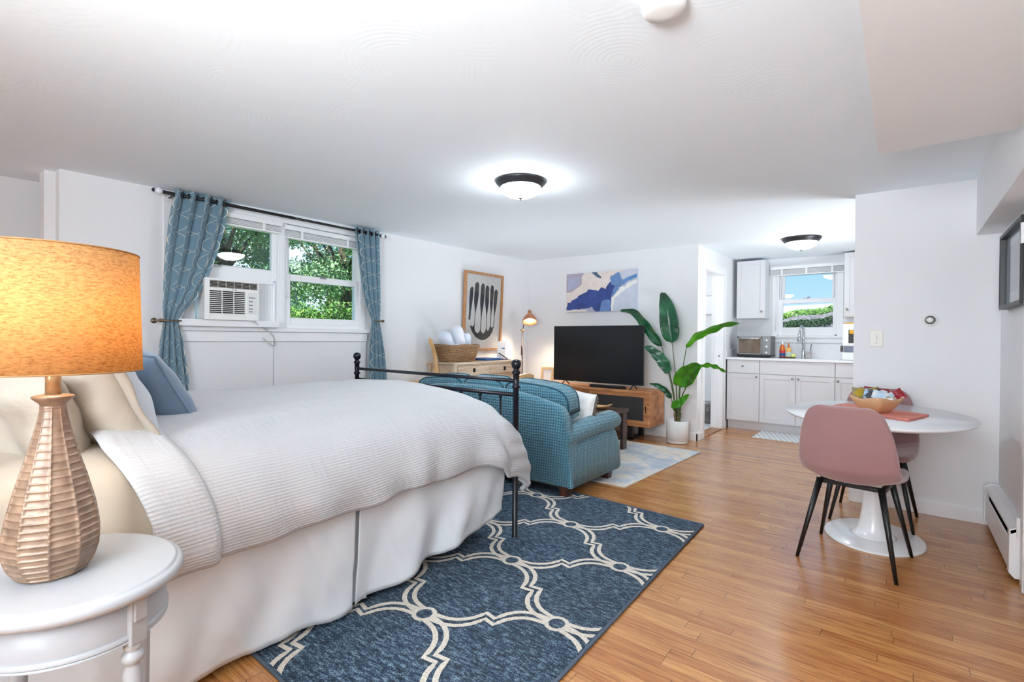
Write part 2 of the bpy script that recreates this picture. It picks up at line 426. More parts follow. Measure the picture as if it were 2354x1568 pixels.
# ================================================================== THE ROOM
XW, YT, XD, YK, YR, XR, XL = -4.29, 5.76, -1.845, 7.5, 4.365, .49, -1.35
def mbox(*a): b = MB(); b.box(*a); return b
f = MB(); f.box(-5.1, 1.6, -2.6, 7.7, -.06, 0); struct('floor', f, floor_m)
c = MB(); X0, X1, Y0, Y1 = -5.1, 1.6, -2.6, 7.7
a = [(X0, Y0), (X1, Y0), (X1, Y1), (X0, Y1)]
c.rings([[(x, y, ceil_z(x, y)) for x, y in a], [(x, y, ceil_z(x, y)+.08) for x, y in a]])
struct('ceiling', c, ceil_m)
ZT = 2.34
# window wall: pieces around the opening, the pier end and the niche beyond it
b = MB(); WY0, WY1, WZ0, WZ1 = 1.29, 2.955, 1.20, 2.2
b.box(XW-.16, XW, .668, WY0, 0, ZT); b.box(XW-.16, XW, WY1, YT+.1, 0, ZT); b.box(XW-.16, XW, WY0, WY1, 0, WZ0); b.box(XW-.16, XW, WY0, WY1, WZ1, ZT)
b.box(-4.55, -4.40, .612, .668, 0, ZT); b.box(-4.95, -4.82, -2.4, .78, 0, ZT); b.box(-4.85, -4.4, .78, .9, 0, ZT)
struct('wall_left', b, wall_m)
b = MB(); b.box(-4.95, XR+.12, -2.5, -2.4, 0, ZT); struct('wall_back', b, wall_m)
b = MB(); b.box(XW, XD, YT, YT+.1, 0, ZT); struct('wall_television', b, wall_m)
b = MB(); DY0, DY1, DZ = 5.995, 6.745, 2.02
b.box(XD-.11, XD, YT+.1, DY0, 0, ZT); b.box(XD-.11, XD, DY1, YK+.1, 0, ZT); b.box(XD-.11, XD, DY0, DY1, DZ, ZT); struct('wall_bathroom_side', b, wall_m)
b = MB(); KX0, KX1, KZ0, KZ1 = -1.355, -.64, 1.215, 2.11
b.box(XD, KX0, YK, YK+.14, 0, ZT); b.box(KX1, 1.5, YK, YK+.14, 0, ZT); b.box(KX0, KX1, YK, YK+.14, 0, KZ0); b.box(KX0, KX1, YK, YK+.14, KZ1, ZT); struct('wall_kitchen', b, wall_m)
b = MB(); b.box(-.277, XR+.2, YR, YR+.12, 0, ZT); struct('wall_front', b, wall_m)
b = MB(); b.box(1.4, 1.5, YR+.12, YK, 0, ZT); b.box(XR+.1, 1.5, YR, YR+.12, 0, ZT); struct('wall_kitchen_side', b, wall_m)
b = MB(); b.box(XR, XR+.12, -2.4, YR, 0, ZT); struct('wall_right', b, wall_m)
# dropped beam on the right wall and the lower ceiling box in front of it
b = MB(); b.box(.37, XR, -2.4, YR, 1.862, ZT); struct('trim_1', b, wall_m)
b = MB(); b.box(-.097, .37, -2.4, 2.885, 2.05, ZT); struct('trim_2', b, wall_m)
# baseboards
def base(name, x0, x1, y0, y1):
    b = MB(); b.box(x0, x1, y0, y1, 0, .085); dx = .005 if x1-x0 < .05 else 0; dy = .005 if y1-y0 < .05 else 0
    b.box(x0+dx*0, x1-dx, y0+dy, y1, .085, .1); struct(name, b, trim_m, bevel=.002)
base('baseboard_front', -.293, .49, YR-.016, YR-.0005); base('baseboard_corner', -.293, -.2775, YR+.0005, YR+.12)
base('baseboard_television', XW, XD+.016, YT-.016, YT)
base('baseboard_bathroom_side', XD, XD+.016, YT-.016, 5.89); base('baseboard_kitchen_side', XD, XD+.016, 6.85, 6.93)
base('baseboard_left', XW, XW+.016, 3.06, YT-.016)

# ---- window 1 (double, in the left wall)
W1 = sempty('window_1', (XW, 2.12, 1.2))
XF = -4.315
b = MB()
b.box(XW-.13, XW+.012, 1.24, 1.31, 1.24, 2.165); b.box(XW-.13, XW+.012, 2.925, 2.985, 1.24, 2.165); b.box(XW-.13, XW+.012, 1.24, 2.985, 2.1655, 2.235)
b.box(XW-.13, XW+.004, 2.092, 2.168, 1.24, 2.165); b.box(XW+.0045, XW+.012, 2.105, 2.155, 1.24, 2.165); b.box(XW-.13, XW+.003, 1.3105, 2.0915, 1.24, 1.275); b.box(XW-.13, XW+.003, 2.1685, 2.9245, 1.24, 1.275)
struct('window_frame', b, trim_m, W1, bevel=.004)
b = MB(); b.box(XW-.13, XW+.06, 1.22, 3.02, 1.205, 1.24); b.box(XW, XW+.035, 1.24, 2.995, 1.12, 1.205); struct('window_sill', b, trim_m, W1, bevel=.005)
b = MB(); b.box(XW, XW+.022, 1.24, 2.05, .0, 1.118); b.box(XW, XW+.022, 2.056, 2.99, .0, 1.118); struct('panel', b, wall_m, W1)
def sash(name, yz, xs, th, glass, par, bev=.004):
    (y0, y1, z0, z1), (g0, g1, h0, h1) = yz, glass; b = MB(); x0, x1 = xs, xs+th
    b.box(x0, x1, y0, g0, z0, z1); b.box(x0, x1, g1, y1, z0, z1); b.box(x0, x1, g0, g1, z0, h0); b.box(x0, x1, g0, g1, h1, z1)
    o = struct(name, b, trim_m, par, bevel=bev)
    g = MB(); g.box(x0+th*.4, x0+th*.5, g0, g1, h0, h1); g.build('glass', glass_m, o); return o
sash('sash', (2.17, 2.925, 1.275, 1.725), -4.335, .035, (2.215, 2.885, 1.335, 1.665), W1)
sash('sash', (2.17, 2.925, 1.70, 2.17), -4.375, .035, (2.222, 2.89, 1.72, 2.12), W1)
sash('sash', (1.31, 2.092, 1.645, 2.1), -4.335, .035, (1.35, 2.045, 1.735, 2.06), W1)
sash('sash', (1.31, 2.092, 1.70, 2.17), -4.375, .035, (1.36, 2.06, 1.745, 2.12), W1)
for y in (1.62, 2.53):
    b = MB(); b.box(-4.302, -4.285, y-.028, y+.028, 1.722 if y < 2 else 1.712, 1.728); b.cyl((-4.295, y-.005, 1.728), (-4.295, y+.03, 1.742), .005); b.build('sash_lock', nickel_m, W1, bevel=.001)
# blinds: each a thing hung in the frame
def blind(y0, y1, zt, zb, x, lab, axis='y', n=7):
    c = [(x, (y0+y1)/2, zb)] if axis == 'y' else [((y0+y1)/2, x, zb)]
    t = thing('window_blind', lab, 'blind', c[0], group=None)
    def bx(a0, a1, d0, d1, z0, z1):
        q = MB()
        if axis == 'y': q.box(x+d0, x+d1, a0, a1, z0, z1)
        else: q.box(a0, a1, x-d1, x-d0, z0, z1)
        return q
    bx(y0, y1, -.02, .03, zt-.042, zt).build('valance', trim_m, t, bevel=.003)
    s = MB(); hz = (zt-.046-zb-.02)/n
    for i in range(n):
        z = zb+.02+hz*i
        if axis == 'y': s.box(x-.02, x+.022-.004*(i % 2), y0+.006, y1-.006, z, z+hz*.55)
        else: s.box(y0+.006, y1-.006, x-.022+.004*(i % 2), x+.02, z, z+hz*.55)
    s.build('slats', trim_m, t)
    bx(y0+.005, y1-.005, -.02, .024, zb, zb+.016).build('bottom_rail', trim_m, t, bevel=.003)
    for k in (.16, .5, .84) if axis == 'x' else (.2, .8):
        a = lerp(y0, y1, k); bx(a-.012, a+.012, .023, .026, zb, zt-.042).build('ladder_tape', trim_m, t)
    return t
bl = blind(1.315, 2.118, 2.165, 2.058, -4.275, 'white blind drawn up above the window air conditioner')
br = blind(2.14, 2.915, 2.15, 2.035, -4.275, 'white blind drawn up over the window with tree view')
q = MB(); q.cyl((-4.25, 2.155, 2.1), (-4.26, 2.162, 1.50), .004); q.build('wand', trim_m, br)
q = MB(); q.tube([(-4.25, 2.275, 2.1), (-4.25, 2.276, 1.9), (-4.25, 2.29, 1.62)], .0022); q.build('pull_cord', trim_m, br)

# ---- window 2 (over the sink)
W2 = sempty('window_2', ((KX0+KX1)/2, YK, 1.2))
b = MB(); b.box(-1.40, -1.335, YK-.018, YK, 1.22, 2.16); b.box(-.655, -.585, YK-.018, YK, 1.22, 2.16); b.box(-1.334, -.656, YK-.018, YK, 2.1, 2.165)
b.box(-1.335, -1.315, YK-.01, YK+.13, 1.25, 2.1); b.box(-.675, -.655, YK-.01, YK+.13, 1.25, 2.1); b.box(-1.335, -.655, YK, YK+.13, 2.05, 2.11)
struct('window_frame', b, trim_m, W2, bevel=.004)
b = MB(); b.box(-1.42, -.57, YK-.045, YK+.13, 1.205, 1.235); b.box(-1.40, -.59, YK-.02, YK, 1.14, 1.205); struct('window_sill', b, trim_m, W2, bevel=.004)
def sash2(xz, y, th, gl, par):
    (x0, x1, z0, z1), (g0, g1, h0, h1) = xz, gl; b = MB()
    b.box(x0, g0, y, y+th, z0, z1); b.box(g1, x1, y, y+th, z0, z1); b.box(g0, g1, y, y+th, z0, h0); b.box(g0, g1, y, y+th, h1, z1)
    o = struct('sash', b, trim_m, par, bevel=.003); g = MB(); g.box(g0, g1, y+th*.4, y+th*.5, h0, h1); g.build('glass', glass_m, o)
sash2((-1.318, -.672, 1.236, 1.725), YK+.01, .035, (-1.272, -.70, 1.345, 1.665), W2)
sash2((-1.30, -.675, 1.69, 2.08), YK+.055, .03, (-1.255, -.715, 1.73, 2.06), W2)
for xx in (-1.30, -1.275, -.7):
    b = MB(); b.box(xx-.008, xx+.006, YK+.02, YK+.05, 1.73, 2.06); struct('window_track', b, trim_m, W2)
b = MB(); b.box(-1.03, -.95, YK+.005, YK+.03, 1.725, 1.735); b.cyl((-.99, YK+.01, 1.735), (-.955, YK+.01, 1.748), .006); b.build('sash_lock', steel_m, W2)
bk = blind(-1.412, -.572, 2.165, 2.04, YK-.04, 'white blind drawn up over the kitchen sink window', 'x')
q = MB(); q.tube([(-1.34, YK-.07, 2.08), (-1.338, YK-.07, 1.7), (-1.342, YK-.07, 1.3)], .003); q.build('pull_cord', trim_m, bk)

# ---- door 1: bathroom doorway (frame only) and what it shows
D1 = sempty('door_1', (XD, (DY0+DY1)/2, 0))
b = MB(); b.box(XD, XD+.016, 5.905, DY0+.008, 0, DZ-.0085); b.box(XD, XD+.016, DY1-.008, 6.855, 0, DZ-.0085); b.box(XD, XD+.016, 5.905, 6.855, DZ-.008, 2.105)
b.box(XD+.0165, XD+.022, 5.906, 5.925, 0, 2.083); b.box(XD+.0165, XD+.022, 6.835, 6.854, 0, 2.083); b.box(XD+.0165, XD+.022, 5.906, 6.854, 2.085, 2.104)
struct('casing', b, trim_m, D1, bevel=.003)
b = MB(); b.box(XD-.13, XD+.002, DY0-.005, DY0+.014, 0, DZ); b.box(XD-.13, XD+.002, DY1-.014, DY1+.005, 0, DZ); b.box(XD-.13, XD+.002, DY0, DY1, DZ-.014, DZ+.005)
b.box(XD-.085, XD-.05, DY1-.026, DY1-.014, 0, DZ-.014); b.box(XD-.085, XD-.05, DY0+.014, DY0+.026, 0, DZ-.014)
struct('jamb', b, trim_m, D1)
b = MB(); b.cyl((XD-.03, DY1-.016, .96), (XD-.03, DY1-.010, .96), .012); b.build('strike_plate', steel_m, D1)
b = MB(); b.box(XD-.13, XD+.012, DY0, DY1, 0, .012); struct('threshold', b, thresh_m, D1, bevel=.003)
b = MB(); b.box(-3.6, -3.5, YT+.1, 7.5, 0, ZT); b.box(-3.6, XD-.11, 7.45, 7.55, 0, ZT); struct('wall_bathroom', b, wall_m)
b = MB(); b.box(-3.5, XD-.13, YT+.1, 7.45, 0, .006); struct('floor_bathroom', b, plain('white tile', (232, 234, 236), .25, var=.01))
# ---- door 2: casing with hinges at the right edge
D2 = sempty('door_2', (.47, 3.3, 0))
b = MB(); b.box(.457, .49, 3.27, 3.385, 0, 1.862); b.box(.45, .457, 3.27, 3.30, 0, 1.862); struct('casing', b, trim_m, D2, bevel=.003)
b = MB(); b.box(.455, .49, 2.5, 3.268, .01, 1.85); struct('door_panel', b, trim_m, D2, bevel=.002)
for z in (1.70, .27):
    b = MB(); b.cyl((.452, 3.392, z-.05), (.452, 3.392, z+.05), .008)
    b.box(.452, .488, 3.3855, 3.388, z-.05, z+.05)
    if z > 1: b.box(.447, .452, 3.392, 3.41, z+.01, z+.03); b.box(.447, .452, 3.392, 3.41, z-.03, z-.01)
    b.build('hinge', trim_m, D2, bevel=.001)

# ================================================================== FITTINGS
def dome(cx, cy, r, m_, lab, zc=None):
    z = (zc or ceil_z(cx, cy))
    t = thing('ceiling_light', lab, 'ceiling light', (cx, cy, z-.12*r/.17))
    b = MB(); k = r/.17
    b.lathe((cx, cy, z), [(.001, .002), (.168*k, .002), (.17*k, -.008), (.166*k, -.018*k), (.158*k, -.022*k), (.155*k, -.03*k), (.147*k, -.034*k), (.143*k, -.044*k), (.134*k, -.048*k), (.125*k, -.046*k)], 48, caps=False)
    b.build('rim', bronze_m, t)
    b = MB(); prof = [(.137*k*math.cos(a*PI/2/10), -.044*k-.072*k*math.sin(a*PI/2/10)) for a in range(10)]+[(.004*k, -.116*k)]
    b.lathe((cx, cy, z), prof, 40, caps=False); b.build('glass_bowl', m_, t)
    b = MB(); b.lathe((cx, cy, z), [(.002, -.112*k), (.017*k, -.115*k), (.017*k, -.119*k), (.005*k, -.121*k), (.005*k, -.128*k), (.001, -.131*k)], 16); b.build('finial', nickel_m, t)
    return t
dome(-2.04, 2.65, .17, dome_m, 'lit dome ceiling light with dark rim above the foot of the bed')
dome(-.845, 5.98, .185, kdome_m, 'lit dome ceiling light with dark rim in front of the kitchen window')
dome(-2.3, -1.2, .17, added_dome_m, 'added unseen lit dome ceiling light with dark rim behind the head of the bed')  # unseen third dome, put in only to brighten the near room
def fill(p, d, watts, angle, lab, size=.35):  # invented lamp on a stand, added out of view to even out the brightness
    p, d = Vector(p), Vector(d).normalized(); M_ = d.to_track_quat('Z', 'Y').to_matrix()
    t = thing('added_fill_lamp', lab, 'lamp', (p.x, p.y, 0))
    b = MB(); b.cyl((p.x, p.y, .012), (p.x, p.y, p.z-.06), .012)
    for k in range(3): b.cyl((p.x, p.y, min(.5, p.z*.4)), (p.x+.14*math.cos(2.1*k), p.y+.14*math.sin(2.1*k), .02), .009)
    b.build('stand', black_m, t)
    b = MB(); b.lathe(p-d*.25, [(.05, 0), (.05, .12), (.10, .20), (.095, .20), (.045, .12)], 28, M_, caps=False); b.build('lamp_head', black_m, t)
    l = light('added_fill_spot', 'SPOT', p, watts, (.86, .945, 1), size, rot=d.to_track_quat('-Z', 'Y').to_euler()); l.data.spot_size = math.radians(angle); l.data.spot_blend = 1.0
fill((-.3, -1.9, 1.62), (-.20, .85, .38), 400, 130, 'added unseen lamp for flash on a tall stand behind the camera, aimed into the room', .7)  # this and the next are added lamps lifting walls and near ceiling
fill((-.3, -1.5, 1.25), (-.05, .5, .85), 540, 118, 'added unseen lamp for flash on a low stand behind the camera, aimed at the ceiling')
fill((.75, 5.5, .55), (-.7, .0, .62), 150, 115, 'added unseen lamp for flash standing out of sight in the right of the kitchen', .6)  # added lamp, unseen, brightens the kitchen and far ceiling
fill((-3.0, 4.08, .34), (0, .12, 1), 42, 150, 'added unseen lamp for flash hidden on the floor between sofa and coffee table, aimed up')  # added lamp, unseen, brightens the ceiling above the television
b = MB(); b.lathe((-.585, 1.47, ceil_z(-.585, 1.47)), [(.001, 0), (.068, 0), (.068, -.018), (.06, -.03), (.03, -.034), (.001, -.034)], 40)
sd = single('smoke_detector', b, plastic_m, 'round white smoke detector at the top edge of the ceiling view', 'smoke detector')

# thermostat and switch
t = thing('round_thermostat', 'round white dial thermostat on the wall above the dining table', 'thermostat', (.147, YR-.0, 1.28))
RX = Matrix.Rotation(PI/2, 3, 'X')
b = MB(); b.lathe((.147, YR, 1.316), [(.001, .001), (.042, .001), (.042, .012), (.034, .018), (.001, .018)], 36, RX); b.build('housing', plastic_m, t)
b = MB(); b.lathe((.147, YR-.018, 1.316), [(.027, 0), (.029, .007), (.02, .011), (.001, .011)], 36, RX); b.build('dial', nickel_m, t)
b = MB(); b.lathe((.147, YR-.0285, 1.316), [(.017, 0), (.015, .004), (.001, .005)], 30, RX); b.build('cover', plastic_m, t)
t = thing('light_switch', 'cream light switch plate on the wall left of the thermostat', 'light switch', (-.143, YR, 1.13))
b = MB(); b.box(-.18, -.106, YR-.006, YR, 1.13, 1.246); b.build('plate', plain('cream plastic', (228, 226, 218), .4, var=.01), t, bevel=.003)
b = MB(); b.obox((-.143, YR-.012, 1.193), (.009, .018, .02), Matrix.Rotation(.4, 3, 'X')); b.build('toggle', plastic_m, t)
for z in (1.158, 1.218):
    b = MB(); b.cyl((-.143, YR-.008, z), (-.143, YR-.004, z), .003); b.build('screw', steel_m, t)

# baseboard heater along the right wall
t = thing('baseboard_heater', 'white metal baseboard heater along the right wall', 'heater', (.46, 3.9, .02))
HY0, HY1 = 3.39, YR-.017
b = MB(); prof = [(.49, .262), (.49, .245), (.455, .24), (.425, .222), (.425, .212), (.43, .212), (.458, .23), (.49, .235)]
def ext(pr, y0, y1): q = MB(); q.rings([[(x, y0, z) for x, z in pr], [(x, y1, z) for x, z in pr]]); return q
ext([(.49, .27), (.455, .27), (.425, .252), (.425, .238), (.43, .238), (.457, .258), (.49, .258)], HY0, HY1).build('top_cover', trim_m, t)
ext([(.425, .195), (.43, .2), (.43, .05), (.445, .035), (.44, .03), (.425, .048)], HY0+.03, HY1-.03).build('front_panel', trim_m, t)
ext([(.442, .25), (.485, .25), (.485, .06), (.442, .06)], HY0+.06, HY1-.05).build('heating_fins', darkslot_m, t)
for y0, y1 in ((HY0, HY0+.05), (HY1-.035, HY1)):
    ext([(.49, .275), (.452, .275), (.42, .255), (.42, .045), (.44, .02), (.49, .02)], y0, y1).build('end_cap', trim_m, t, bevel=.003)

# framed picture on the right wall
t = thing('picture_frame', 'black framed picture with pale mat on the right wall', 'picture', (.47, 3.84, 1.36))
fy0, fy1, fz0, fz1 = 3.42, 4.09, 1.362, 1.795
b = MB(); b.box(.448, .49, fy0, fy0+.02, fz0, fz1); b.box(.448, .49, fy1-.02, fy1, fz0, fz1); b.box(.448, .49, fy0+.0201, fy1-.0201, fz0, fz0+.02); b.box(.448, .49, fy0+.0201, fy1-.0201, fz1-.02, fz1); b.build('frame', black_m, t, bevel=.002)
b = MB(); b.box(.478, .482, fy0+.02, fy1-.02, fz0+.02, fz1-.02); b.build('mat_board', plain('blue grey mat board', (196, 204, 216), .7, var=.01), t)
b = MB(); b.box(.476, .478, fy0+.12, fy1-.12, fz0+.09, fz1-.08); b.build('print', plain('grey print', (170, 168, 172), .7, var=.15, vscale=5), t)
b = MB(); b.box(.470, .472, fy0+.018, fy1-.018, fz0+.018, fz1-.018); b.build('glass', glass_m, t)

# wall panel outlet-free; curtain rod, curtains, tiebacks
t = thing('curtain_rod', 'dark curtain rod with clear ball finials above the window', 'curtain rod', (-4.2, 2.17, 2.16))
b = MB(); b.cyl((-4.2, 1.21, 2.205), (-4.2, 2.2, 2.207), .0125); b.cyl((-4.2, 2.2, 2.207), (-4.2, 3.11, 2.209), .0105); b.build('pole', black_m, t)
for y, s in ((1.21, -1), (3.11, 1)):
    b = MB(); b.lathe((-4.2, y, 2.207), [(.012, 0), (.018, .006), (.026, .02), (.024, .032), (.012, .044), (.009, .052)], 20, Matrix.Rotation(-s*PI/2, 3, 'X')); b.build('finial', plain('frosted finial', (226, 228, 232), .2, var=0, spec=.7), t)
    b = MB(); b.lathe((-4.2, y+s*.048, 2.207), [(.008, 0), (.016, .004), (.012, .012), (.003, .018)], 16, Matrix.Rotation(-s*PI/2, 3, 'X')); b.build('finial_cap', bronze_m, t)
    b = MB(); yy = y-s*.065 if s < 0 else y-.02; b.box(XW, XW+.008, yy-.012, yy+.012, 2.14, 2.22); b.box(XW, -4.19, yy-.006, yy+.006, 2.183, 2.192); b.box(-4.215, -4.185, yy-.008, yy+.008, 2.185, 2.205); b.build('bracket', bronze_m, t)

def curtain(tab, lab, nf, cloth_w, tie_z, phase=0):
    # tab: (z, yl, yr, amplitude)
    zt = tab[-1][0]; L = {z: (a, b_, c_) for z, a, b_, c_ in tab}; T = [(z, [a, b_, c_]) for z, a, b_, c_ in tab]
    def P(u, v):
        z = lerp(tab[0][0], zt, v); yl, yr, am = interp(T, z)
        ph = 2*PI*nf*u+phase; sx = math.sin(ph); sq = math.copysign(abs(sx)**.7, sx)
        y = lerp(yl, yr, u) + .25*(yr-yl)/nf*math.sin(2*ph+.5)*.5
        wob = .008*noise.noise(Vector((u*5, z*4, phase)))
        return Vector((-4.2 + am*sq + wob, y, z))
    yc = (tab[-1][1]+tab[-1][2])/2
    t = thing('curtain', lab, 'curtain', (-4.2, yc, tab[0][0]))
    b = MB(); b.sm = True; b.grid(P, nf*22, 90, lambda u, v: (u*cloth_w, lerp(0, 2.2, v)))
    b.build('panel', curtain_m, t, solid=.003)
    for k in range(2*nf):
        u = (k+.5-phase/PI*0)/(2*nf) if False else (k)/(2*nf)-phase/(2*PI*nf)
        if not 0 < u < 1: continue
        p = P(u, (2.207-tab[0][0])/(zt-tab[0][0])); q = MB()
        ay = Matrix.Rotation(PI/2, 3, 'X'); q.lathe((-4.2, p.y, 2.207), [(.016, -.004), (.024, -.003), (.024, .003), (.016, .004)], 20, ay); q.build('grommet', bronze_m, t)
    return t
def cy(u, v): return PX(u, v, -4.2).y
curtain([(.02, 1.16, 1.40, .028), (.77, 1.17, 1.385, .028), (.95, 1.178, 1.365, .026), (1.15, 1.20, 1.34, .02), (1.255, 1.215, 1.318, .013), (1.295, 1.214, 1.32, .013), (1.36, 1.21, 1.36, .016), (1.45, 1.212, 1.43, .02), (1.6, 1.216, 1.50, .026), (1.8, 1.226, 1.57, .034), (2.0, 1.243, 1.62, .04), (2.25, 1.283, 1.665, .045)],
        'blue trellis patterned curtain tied back at the bed end of the window', 4, 1.15, 1.275)
curtain([(.02, 2.92, 3.20, .026), (.75, 2.955, 3.175, .026), (1.0, 2.965, 3.155, .024), (1.2, 2.985, 3.12, .018), (1.31, 2.998, 3.10, .013), (1.35, 2.998, 3.10, .013), (1.45, 2.945, 3.10, .018), (1.6, 2.89, 3.095, .024), (1.85, 2.845, 3.085, .028), (2.05, 2.81, 3.075, .03), (2.25, 2.785, 3.07, .034)],
        'blue trellis patterned curtain tied back at the desk end of the window', 4, .8, 1.33, .6)
for y0, y1, z, s, lab in ((1.205, 1.325, 1.274, 1, 'dark metal hook tieback holding the curtain nearest the bed pillows'), (2.99, 3.105, 1.33, -1, 'dark metal hook tieback holding the curtain at the desk end')):
    yk = y0 if s > 0 else y1; b = MB(); yc = lerp(y0, y1, .5)
    b.tube([(XW, yk-.02*s, z), (XW+.04, yk-.02*s, z), (-4.2, yk-.02*s, z), (-4.155, yk+.0*s, z), (-4.145, yc, z), (-4.15, lerp(yk, yc, 1.9), z)], [.006, .006, .006, .007, .006, .005])
    b.lathe((XW, yk-.02*s, z), [(.02, .001), (.02, .006), (.008, .01)], 16, Matrix.Rotation(PI/2, 3, 'Y')); b.lathe((-4.165, yk-.012*s, z), [(.003, -.02), (.012, -.012), (.014, 0), (.01, .02), (.004, .03)], 14, Matrix.Rotation(-s*PI/2, 3, 'X'))
    single('curtain_tieback', b, brass_m, lab, 'tieback')

# window air conditioner
ax = -4.15; ay0, ay1, az0, az1 = 1.47, 1.872, 1.292, 1.612
t = thing('air_conditioner', 'white window air conditioner with black louvres in the open sash', 'air conditioner', (-4.4, (ay0+ay1)/2, az0))
b = MB(); b.box(-4.75, ax-.02, ay0+.008, ay1-.008, az0+.005, az1-.005); b.build('housing', plastic_m, t, bevel=.004)
b = MB(); xo = ax; g0, g1, h0, h1 = ay0+.035, ay1-.105, az0+.045, az1-.09
b.box(ax-.02, xo, ay0, g0, az0, az1-.0181); b.box(ax-.02, xo, g1, ay1, az0, az1-.07); b.box(ax-.02, xo, g0, g1, az0, h0); b.box(ax-.02, xo, g0, g1, h1, az1-.07); b.box(ax-.02, xo, ay0, ay1, az1-.018, az1); b.box(ax-.02, xo, ay1-.012, ay1, az1-.07, az1-.0181)
b.build('face_panel', plastic_m, t, bevel=.002)
b = MB(); b.box(ax-.022, ax-.018, ay0+.01, ay1-.01, az0+.02, az1-.01); b.build('grille_recess', darkslot_m, t)
b = MB()
for i in range(13):
    z = h0+.004+i*(h1-h0-.006)/12; b.obox((ax-.006, (g0+g1)/2, z), (.012, g1-g0, .0045), Matrix.Rotation(.3, 3, 'Y'))
for y in (lerp(g0, g1, .34), lerp(g0, g1, .67)): b.box(ax-.012, ax-.001, y-.002, y+.002, h0, h1)
b.build('louver_grille', plastic_m, t)
b = MB(); zz0, zz1 = az1-.07, az1-.018
for i in range(5): b.box(ax-.012, ax-.004, g0, ay1-.012, zz0+.004+i*.0105, zz0+.007+i*.0105)
for i in range(7): y = lerp(g0, ay1-.012, i/6); b.box(ax-.012, ax-.001, y-.002, y+.002, zz0, zz1)
b.build('vent_grille', plain('warm grey plastic', (176, 168, 160), .5, var=0), t)
b = MB(); b.box(ax, ax+.002, ay1-.092, ay1-.012, az0+.05, az1-.095); b.build('control_panel', plain('control grey', (222, 222, 220), .4, var=0), t, bevel=.001)
for i, z in enumerate((1.475, 1.445, 1.415, 1.385, 1.362)):
    b = MB(); b.box(ax+.002, ax+.004, ay1-.08, ay1-.05 if i else ay1-.03, z-.003, z+.005); b.build('button', plain('button grey', (120, 122, 124), .5, var=0), t)
b = MB(); b.box(-4.36, ax-.03, 1.315, 2.062, 1.24, 1.293); b.box(-4.36, -4.30, 1.315, 2.062, 1.612, 1.65); b.build('mounting_strip', trim_m, t, bevel=.002)
b = MB(); b.box(ax, ax+.003, (g0+g1)/2+.03, (g0+g1)/2+.065, h1+.006, h1+.011); b.build('badge', steel_m, t)
n = 20
for y0, y1 in ((1.875, 2.09), (1.312, 1.468)):
    b = MB(); pts = []
    for i in range(n+1): pts.append((-4.322+(.008 if i % 2 else 0), lerp(y0, y1, i/n)))
    b.rings([[(x, y, 1.275) for x, y in pts]+[(x-.004, y, 1.275) for x, y in reversed(pts)], [(x, y, 1.64) for x, y in pts]+[(x-.004, y, 1.64) for x, y in reversed(pts)]])
    b.build('accordion_panel', trim_m, t)
b = MB(); b.tube([(-4.16, 1.83, 1.292), (-4.19, 1.9, 1.25), (-4.215, 1.985, 1.205), (-4.225, 2.03, 1.165), (-4.235, 2.05, 1.09), (-4.245, 2.045, 1.075), (-4.245, 1.99, 1.115), (-4.24, 1.95, 1.15)], .004); b.build('power_cord', plain('grey cord', (186, 186, 184), .5, var=0), t)

# ================================================================== KITCHEN
def knob(b, x, y, z): b.lathe((x, y, z), [(.006, 0), (.005, .012), (.012, .018), (.014, .024), (.01, .029), (.001, .03)], 16, RX)
def shaker(x0, x1, z0, z1, y, rail=.055):
    b = MB(); b.box(x0, x0+rail, y-.02, y, z0, z1); b.box(x1-rail, x1, y-.02, y, z0, z1); b.box(x0+rail, x1-rail, y-.02, y, z0, z0+rail); b.box(x0+rail, x1-rail, y-.02, y, z1-rail, z1); b.box(x0+rail, x1-rail, y-.012, y-.004, z0+rail, z1-rail); return b
CF_ = 6.915
def base_cab(x0, x1, doors, drawer, lab):
    t = thing('base_cabinet', lab, 'cabinet', ((x0+x1)/2, 7.2, 0))
    b = MB(); b.box(x0+.001, x1-.001, CF_, YK-.002, .11, .91); b.build('body', cab_m, t)
    b = MB(); b.box(x0, x1, CF_+.06, CF_+.075, 0, .11); b.build('toe_kick', cab_m, t)
    b = MB(); b.box(x0+.003, x1-.003, CF_-.02, CF_, .74, .908)
    d = b.build('drawer', cab_m, t, bevel=.002)
    if drawer: q = MB(); knob(q, (x0+x1)/2, CF_-.02, .83); q.build('knob', nickel_m, d)
    n = len(doors)
    for i, side in enumerate(doors):
        a, c_ = lerp(x0, x1, i/n)+.003, lerp(x0, x1, (i+1)/n)-.003
        d = shaker(a, c_, .122, .733, CF_).build('door', cab_m, t, bevel=.0015)
        q = MB(); knob(q, c_-.028 if side > 0 else a+.028, CF_-.02, .695); q.build('knob', nickel_m, d)
base_cab(-1.82, -1.425, [1], True, 'narrow white base cabinet below the toaster oven')
base_cab(-1.425, -.612, [1, -1], False, 'wide two-door white base cabinet below the sink')
base_cab(-.612, -.1, [-1], True, 'white base cabinet at the right, partly behind the wall and dining table')
def wall_cab(x0, x1, side, lab, z0=1.462, z1=2.243):
    t = thing('wall_cabinet', lab, 'cabinet', ((x0+x1)/2, 7.35, z0))
    b = MB(); b.box(x0, x1, 7.22, YK, z0, z1); b.build('body', cab_m, t, bevel=.001)
    d = shaker(x0+.002, x1-.002, z0+.002, z1-.002, 7.219).build('door', cab_m, t, bevel=.0015)
    q = MB(); knob(q, x1-.035 if side > 0 else x0+.035, 7.199, z0+.09); q.build('knob', nickel_m, d)
wall_cab(-1.785, -1.432, 1, 'white wall cabinet left of the sink window')
wall_cab(-.56, -.2, -1, 'white wall cabinet right of the sink window')
t = thing('countertop', 'white stone worktop running under the kitchen window', 'countertop', (-.97, 7.18, .91))
